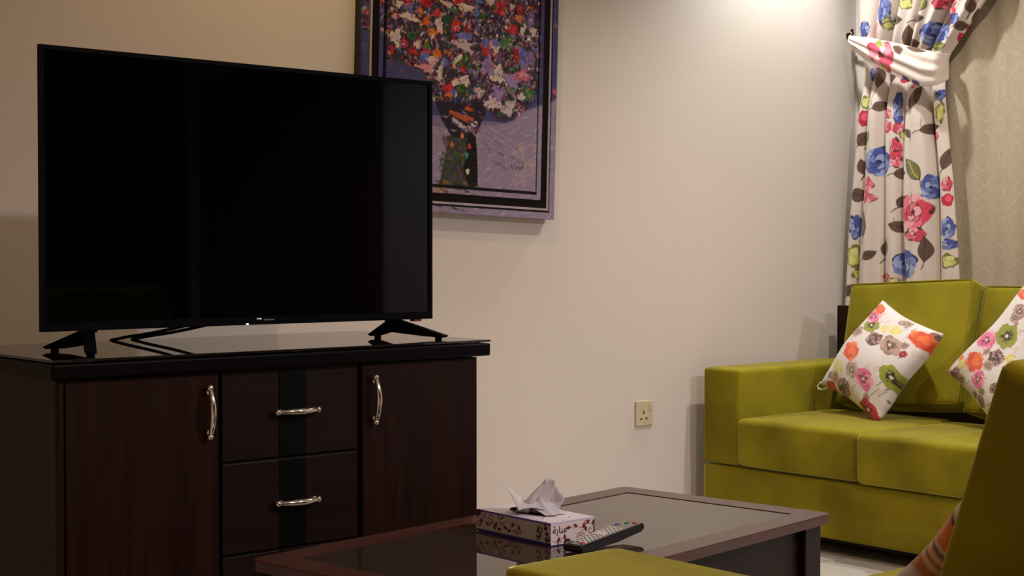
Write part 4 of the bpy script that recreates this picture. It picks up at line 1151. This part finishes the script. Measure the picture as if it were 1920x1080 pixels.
    def f1(U, V):          # upright folded peak
        rad = V
        spread = .014 + .026 * np.sin(V * math.pi * .9) + .010 * V
        a = (U - .5)
        x = oc[0] + a * 2 * spread * .9 + .004 * np.sin(U * 22 + V * 3) * (1 - V * .4) + V * .012
        y = oc[1] - .020 + .010 * np.sin(U * 17 + 1) * (1 - .4 * V) - V * .020 + .03 * (1 - V) * (1 - U)
        z = Hb + V * (.076 - .045 * np.abs(a + .10) * 1.5) + .004 * np.sin(U * 11 + V * 7) * V
        x = x * 1.0 + (1 - V) ** 2 * a * .04
        return np.stack([x, y, z], -1)
    def f2(U, V):          # broad flap flopping over to the left
        a = (U - .5)
        wdt = .085 * (1 - .40 * V) + .004
        x = oc[0] + .006 - V * .060 + .002 * np.sin(U * 6)
        y = oc[1] + a * wdt + V * .010
        z = Hb + .006 + .040 * np.sin(V * 1.45) * (1 - .5 * np.abs(a)) + .002 * np.sin(U * 7 + V * 3) + a * .050 * V
        return np.stack([x, y, z], -1)
    def f3(U, V):          # skirt spilling to the near side
        a = (U - .5)
        x = oc[0] + .01 + a * .055
        y = oc[1] - .015 - V * .045 + .004 * np.sin(U * 14)
        z = Hb + .002 + .030 * (1 - V) ** 1.6 * (1 - 1.2 * np.abs(a)) + .004 * np.abs(np.sin(U * 12 + V * 2)) * (1 - V)
        return np.stack([x, y, z], -1)
    bm = bmesh.new()
    for f_ in (f1, f2, f3): bm.from_mesh(sheet(f_))
    me = bpy.data.meshes.new('tissue'); bm.to_mesh(me); bm.free()
    t = link('tissue', me, M['tissue'], tb, smooth=True)
    md = t.modifiers.new('thick', 'SOLIDIFY'); md.thickness = .0004
    tag(t, 'crumpled white tissue pulled out of the slot')
build_tissue_box()

# ------------------------------------------------------------------ remote control
rc = empty('remote_control', (1.960, 2.016, .4492)); rc.scale = (.92, .92, .92)
rc.rotation_euler = (0, R(-3.0), R(11))
rc.location.z = .4555
tag(rc, 'silver faced black remote control lying on the coffee table beside the tissue box', 'remote control')
bm = bmesh.new()
prof = [(-.113, .004), (-.105, .000), (.02, .000), (.105, .003), (.115, .008), (.115, .019), (.110, .0215), (-.110, .0175), (-.115, .012)]
bm_prism(bm, prof, 'Y', -.024, .024, .0025)
from_bm('body', bm, M['remote'], rc)
def slope(x): return .0197 + x * .0178
bm = bmesh.new()
A_ = [bm.verts.new((x, y, slope(x) + dz_)) for dz_ in (-.002, .0006) for x, y in ((-.109, -.0215), (.109, -.0215), (.109, .0215), (-.109, .0215))]
for f_ in ((0, 1, 2, 3), (4, 5, 6, 7), (0, 1, 5, 4), (1, 2, 6, 5), (2, 3, 7, 6), (3, 0, 4, 7)): bm.faces.new([A_[i] for i in f_])
from_bm('face_plate', bm, M['remote_face'], rc)
def btn(x, y, w, h, mat, t=.003):
    bm = bmesh.new(); bm_box(bm, (x - w / 2, y - h / 2, slope(x)), (x + w / 2, y + h / 2, slope(x) + t), .001)
    return from_bm('button', bm, mat, rc)
for i in range(11):
    x = -.088 + i * .0125
    if i == 6: continue
    for j in range(3):
        btn(x, -.013 + j * .013, .008, .0085, M['button'])
btn(.096, -.012, .009, .009, M['btn_red']); btn(.088, .002, .012, .006, M['btn_green']); btn(.070, .015, .012, .007, M['btn_blue'])
btn(-.100, -.016, .008, .007, M['btn_red']); btn(-.102, .012, .008, .006, M['btn_green'])
bm = bmesh.new(); bm_cyl(bm, (-.013, 0, slope(-.013) + .0012), .015, .003, n=28)
from_bm('button', bm, M['button'], rc)

# ------------------------------------------------------------------ curtains
def interp(z, tab):
    return np.interp(z, [t[0] for t in tab], [t[1] for t in tab])
YL = [(.0, 3.655), (.81, 3.650), (1.10, 3.637), (1.30, 3.617), (1.597, 3.589), (1.73, 3.579), (1.81, 3.589), (2.01, 3.596), (2.46, 3.645)]
YR = [(.0, 3.10), (.94, 3.136), (1.28, 3.164), (1.60, 3.204), (1.71, 3.219), (1.77, 3.189), (1.84, 3.123), (1.96, 3.027), (2.11, 2.916), (2.46, 2.652)]
DX = 4.928
def build_drape():
    cv = Canvas(2.50, 3.72, 0, 2.50, .0018, (206, 190, 180), 21)
    rng = cv.rng
    BR, BR2, OL = (92, 66, 52), (58, 38, 30), (104, 100, 44)
    def big(k, y, z, ry, rz):
        # ry, rz half sizes; drawn as layered petals with dark outlines
        if k == 'B': cs = [(66, 78, 150), (112, 124, 184), (150, 160, 204), (44, 50, 112)]; dk = (30, 30, 76)
        else: cs = [(206, 60, 84), (224, 110, 130), (232, 160, 168), (170, 30, 58)]; dk = (96, 22, 44)
        n = 7 if min(ry, rz) > .03 else 4
        a0 = rng.uniform(0, 6)
        cv.blob(y, z, ry * .98, 0, 0, rz * .98, dk, .12, 1, 6)
        for i in range(n):
            a = a0 + i * 6.283 / n
            cv.blob(y + .52 * ry * math.cos(a), z + .52 * rz * math.sin(a), ry * .44, 0, 0, rz * .44, cs[i % 3], .1)
            cv.stroke([(y + .3 * ry * math.cos(a), z + .3 * rz * math.sin(a)), (y + .8 * ry * math.cos(a + .15), z + .8 * rz * math.sin(a + .15))], .0035, cs[3], .8)
        m = max(3, n - 2)
        for i in range(m):
            a = a0 + .5 + i * 6.283 / m
            cv.blob(y + .24 * ry * math.cos(a), z + .24 * rz * math.sin(a), ry * .30, 0, 0, rz * .30, dk, .1)
            cv.blob(y + .24 * ry * math.cos(a), z + .24 * rz * math.sin(a), ry * .25, 0, 0, rz * .25, cs[(i + 1) % 3], .1)
        cv.blob(y, z, ry * .12, 0, 0, rz * .12, dk, .2)
    def item(k, y, z, ry, rz, a):
        if k in 'BP': big(k, y, z, ry, rz)
        elif k == 'R':
            cv.blob(y, z, ry, 0, 0, rz, (176, 26, 52), .15); cv.blob(y - .2 * ry, z + .2 * rz, ry * .5, 0, 0, rz * .5, (222, 80, 104), .2)
        elif k == 'Y':
            cv.blob(y, z, ry, 0, 0, rz, (110, 104, 40), .2)
            for i in range(4):
                q = i * 1.57 + .5; cv.blob(y + .4 * ry * math.cos(q), z + .4 * rz * math.sin(q), ry * .42, 0, 0, rz * .42, [(186, 184, 96), (206, 200, 130)][i % 2], .2)
        elif k in 'LG':
            L_ = max(ry, rz); w_ = max(min(ry, rz) * .9, L_ * .38)
            # +y in the cloth runs to the viewer's left, so mirror the angle
            cv.leaf(y, z, L_ * 1.12, w_ * 1.12, 180 - a, BR2)
            cv.leaf(y, z, L_, w_, 180 - a, BR if k == 'L' else OL, BR2 if k == 'L' else (176, 170, 90))
            dy, dz = math.cos(R(180 - a)) * L_, math.sin(R(180 - a)) * L_
            cv.stroke([(y - dy, z - dz), (y - dy * 1.35 + .006, z - dz * 1.35), (y - dy * 1.6 + .014, z - dz * 1.5 - .008)], .004, BR2)
    # repeats where the cloth is out of sight
    for _ in range(70):
        y, z = rng.uniform(2.5, 3.7), rng.uniform(0, 2.5)
        if .80 < z < 2.06: continue
        k = 'BPLLLYRG'[rng.integers(8)]; s_ = rng.uniform(.8, 1.2)
        item(k, y, z, *( (.06 * s_, .055 * s_) if k in 'BP' else (.02 * s_, .035 * s_)), rng.uniform(0, 180))
    for t in CURTAIN_PRINT: 
        item(*t)
    for _ in range(10):
        y, z = rng.uniform(3.1, 3.55), rng.uniform(.9, 1.65)
        cv.stroke([(y, z), (y + .012, z + .02), (y + .01, z + .045)], .0035, (96, 84, 60), .7)
    cr = empty('floral_curtain', (DX, 3.35, 0))
    tag(cr, 'white curtain printed with blue and pink flowers, gathered in the corner by a tieback', 'curtain')
    Nu, Nv = 400, 860
    s = np.linspace(0, 1, Nu); z = np.linspace(.012, 2.44, Nv)
    S, Zg = np.meshgrid(s, z)
    yl = interp(Zg, YL); yr = interp(Zg, YR)
    # pleats: ridges between valleys; valley places drift with height
    base = np.array([-.02, .10, .33, .53, .82, 1.02])
    up = np.array([-.02, .15, .29, .48, .74, 1.02])
    wz = np.clip((Zg - 1.66) / .12, 0, 1)
    dep = np.zeros_like(S)
    for i in range(5):
        a = base[i] * (1 - wz) + up[i] * wz + (.012 * np.sin(Zg * 5 + i * 2)) * (0 < i < 5)
        j = i + 1
        b = base[j] * (1 - wz) + up[j] * wz + (.012 * np.sin(Zg * 5 + j * 2)) * (j < 5)
        t = (S - a) / (b - a)
        m = (t >= 0) & (t < 1)
        hgt = [.75, 1.0, .8, 1.05, .7][i]
        r_ = np.where(m, hgt * np.sin(np.pi * np.clip(t, 0, 1)) ** .46, 0)
        dep += r_
    dep += .10 * np.sin(S * 31 + Zg * 2.2) * np.sin(S * 3.14) + .05 * np.sin(S * 57 + 1)
    tie = np.exp(-((Zg - 1.72) / .10) ** 2)
    amp = .074 * (1 - .55 * tie) * (1 + .15 * np.clip(1.5 - Zg, 0, 1))
    X = -dep * amp + .018
    wob = .006 * np.sin(Zg * 7 + S * 9)
    Y = yl + (yr - yl) * S + wob * np.sin(np.pi * S)
    P = np.stack([X, Y - 3.35, Zg], -1)
    me = grid_mesh('drape', P)
    set_print(me, cv.sample(Y.ravel(), Zg.ravel()))
    o = link('drape', me, M['drape'], cr)
    md = o.modifiers.new('thick', 'SOLIDIFY'); md.thickness = .0015
    # tieback band: from the wall hook, across the front, round the right side and back to the hook
    ct_ = Canvas(0, 1, 0, 1, .005, (214, 198, 190), 31)
    for t in ((.50, .50, .135, .52),):
        x, y, a, b = t
        ct_.blob(x, y, a, 0, 0, b, (150, 30, 60), .15, 1, 7)
        for i in range(7):
            q = i * .9; ct_.blob(x + .52 * a * math.cos(q), y + .52 * b * math.sin(q), a * .42, 0, 0, b * .42, [(214, 66, 92), (230, 128, 144), (236, 170, 172)][i % 3], .12); ct_.stroke([(x + .2 * a * math.cos(q), y + .2 * b * math.sin(q)), (x + .85 * a * math.cos(q + .2), y + .85 * b * math.sin(q + .2))], .010, (150, 30, 60), .8)
        ct_.blob(x, y, a * .22, 0, 0, b * .22, (90, 20, 44), .3)
    ct_.blob(.47, .86, .035, 0, 0, .12, (146, 156, 74), .2); ct_.blob(.52, .12, .03, 0, 0, .10, (150, 164, 84), .2)
    ct_.blob(.66, .82, .04, .0, .0, .13, (104, 74, 58), .2); ct_.leaf(.80, .95, .08, .07, 5, (104, 78, 50), BR2)
    for x in (.72, .80): ct_.blob(x, .03, .03, 0, 0, .09, (40, 44, 104), .2)
    for x in (.12, .20, .52): ct_.stroke([(x, .15), (x + .03, .4), (x + .10, .55)], .012, (120, 104, 90), .7)
    K = 150; J = 46
    u = np.linspace(0, 1, K); v = np.linspace(0, 1, J)
    U, V = np.meshgrid(u, v)
    # centre line (X, Y, Z) keyed on u, with upper/lower edge heights
    ku = [0, .04, .12, .30, .50, .66, .74, .80, .88, 1.0]
    kx = [4.945, 4.930, 4.880, 4.840, 4.830, 4.830, 4.845, 4.905, 4.940, 4.945]
    ky = [3.662, 3.655, 3.620, 3.490, 3.368, 3.252, 3.197, 3.179, 3.230, 3.660]
    kt = [1.894, 1.891, 1.879, 1.852, 1.818, 1.782, 1.765, 1.760, 1.770, 1.882]
    kb = [1.884, 1.874, 1.832, 1.748, 1.690, 1.640, 1.642, 1.668, 1.710, 1.868]
    cxx = np.interp(U, ku, kx); cyy = np.interp(U, ku, ky); zt = np.interp(U, ku, kt); zb = np.interp(U, ku, kb)
    zz = zb + (zt - zb) * V
    bul = .012 * np.sin(np.pi * V) + .0035 * np.sin(V * 17 + U * 9) * np.sin(np.pi * V)
    P = np.stack([cxx - bul * (U < .78) - DX, cyy - 3.35, zz], -1)
    # smooth along u
    for _ in range(6): P[:, 1:-1] = (P[:, :-2] + 2 * P[:, 1:-1] + P[:, 2:]) / 4
    me = grid_mesh('tieback', P)
    set_print(me, ct_.sample(np.clip(U / .78, 0, 1).ravel(), V.ravel()))
    o = link('tieback', me, M['drape'], cr)
    md = o.modifiers.new('thick', 'SOLIDIFY'); md.thickness = .003
    tag(o, 'white tieback band with a pink flower')
build_drape()
hk = empty('curtain_hook', (4.948, Y1, 1.89))
tag(hk, 'small dark metal tieback hook on the back wall at the corner', 'hook')
bm = bmesh.new(); bm_cyl(bm, (0, -.003, 0), .014, .006, 'Y', 24)
from_bm('rosette', bm, M['metal_dark'], hk)
bm = bmesh.new(); bm_tube(bm, [(0, -.004, 0), (-.004, -.022, .002), (-.012, -.034, .006), (-.020, -.034, .016)], .0035, 10); bm_sphere(bm, (-.021, -.034, .018), .0065)
from_bm('peg', bm, M['metal_dark'], hk, smooth=True)

# sheer curtain
def build_sheer():
    Nu, Nv = 420, 60
    s = np.linspace(0, 1, Nu); z = np.linspace(.015, 2.44, Nv)
    S, Zg = np.meshgrid(s, z)
    y = 3.62 - S * 3.0
    L = S * 3.0
    ph = L * 2 * np.pi / .27
    X = .014 * np.sin(ph + .7 * np.sin(L * 5)) + .006 * np.sin(L * 2 * np.pi / .11 + Zg * .6) - .004 * np.sin(Zg * 2 + L * 4)
    P = np.stack([X, y - 2.1, Zg], -1)
    arc = np.concatenate([[0], np.cumsum(np.hypot(np.diff(y[0]), np.diff(X[0])))])
    uv = np.stack([np.tile(arc, (Nv, 1)), Zg], -1)
    sh = empty('sheer_curtain', (4.974, 2.1, 0))
    tag(sh, 'beige lace sheer curtain with a pale damask pattern hanging over the window', 'curtain')
    me = grid_mesh('sheer_cloth', P, uv=uv)
    link('sheer_cloth', me, M['sheer'], sh)
build_sheer()
rod = empty('curtain_rod', (4.95, 2.12, 2.49))
tag(rod, 'dark metal curtain rod above the window carrying both curtains', 'curtain rod')
bm = bmesh.new(); bm_cyl(bm, (0, 0, 0), .012, 3.06, 'Y', 20); bm_sphere(bm, (0, -1.54, 0), .022)
from_bm('pole', bm, M['metal_dark'], rod)
for y in (-1.3, 0.1, 1.48):
    box('bracket', (-.006, y - .01, -.016), (.05, y + .01, .016), M['metal_dark'], rod, bev=.001)
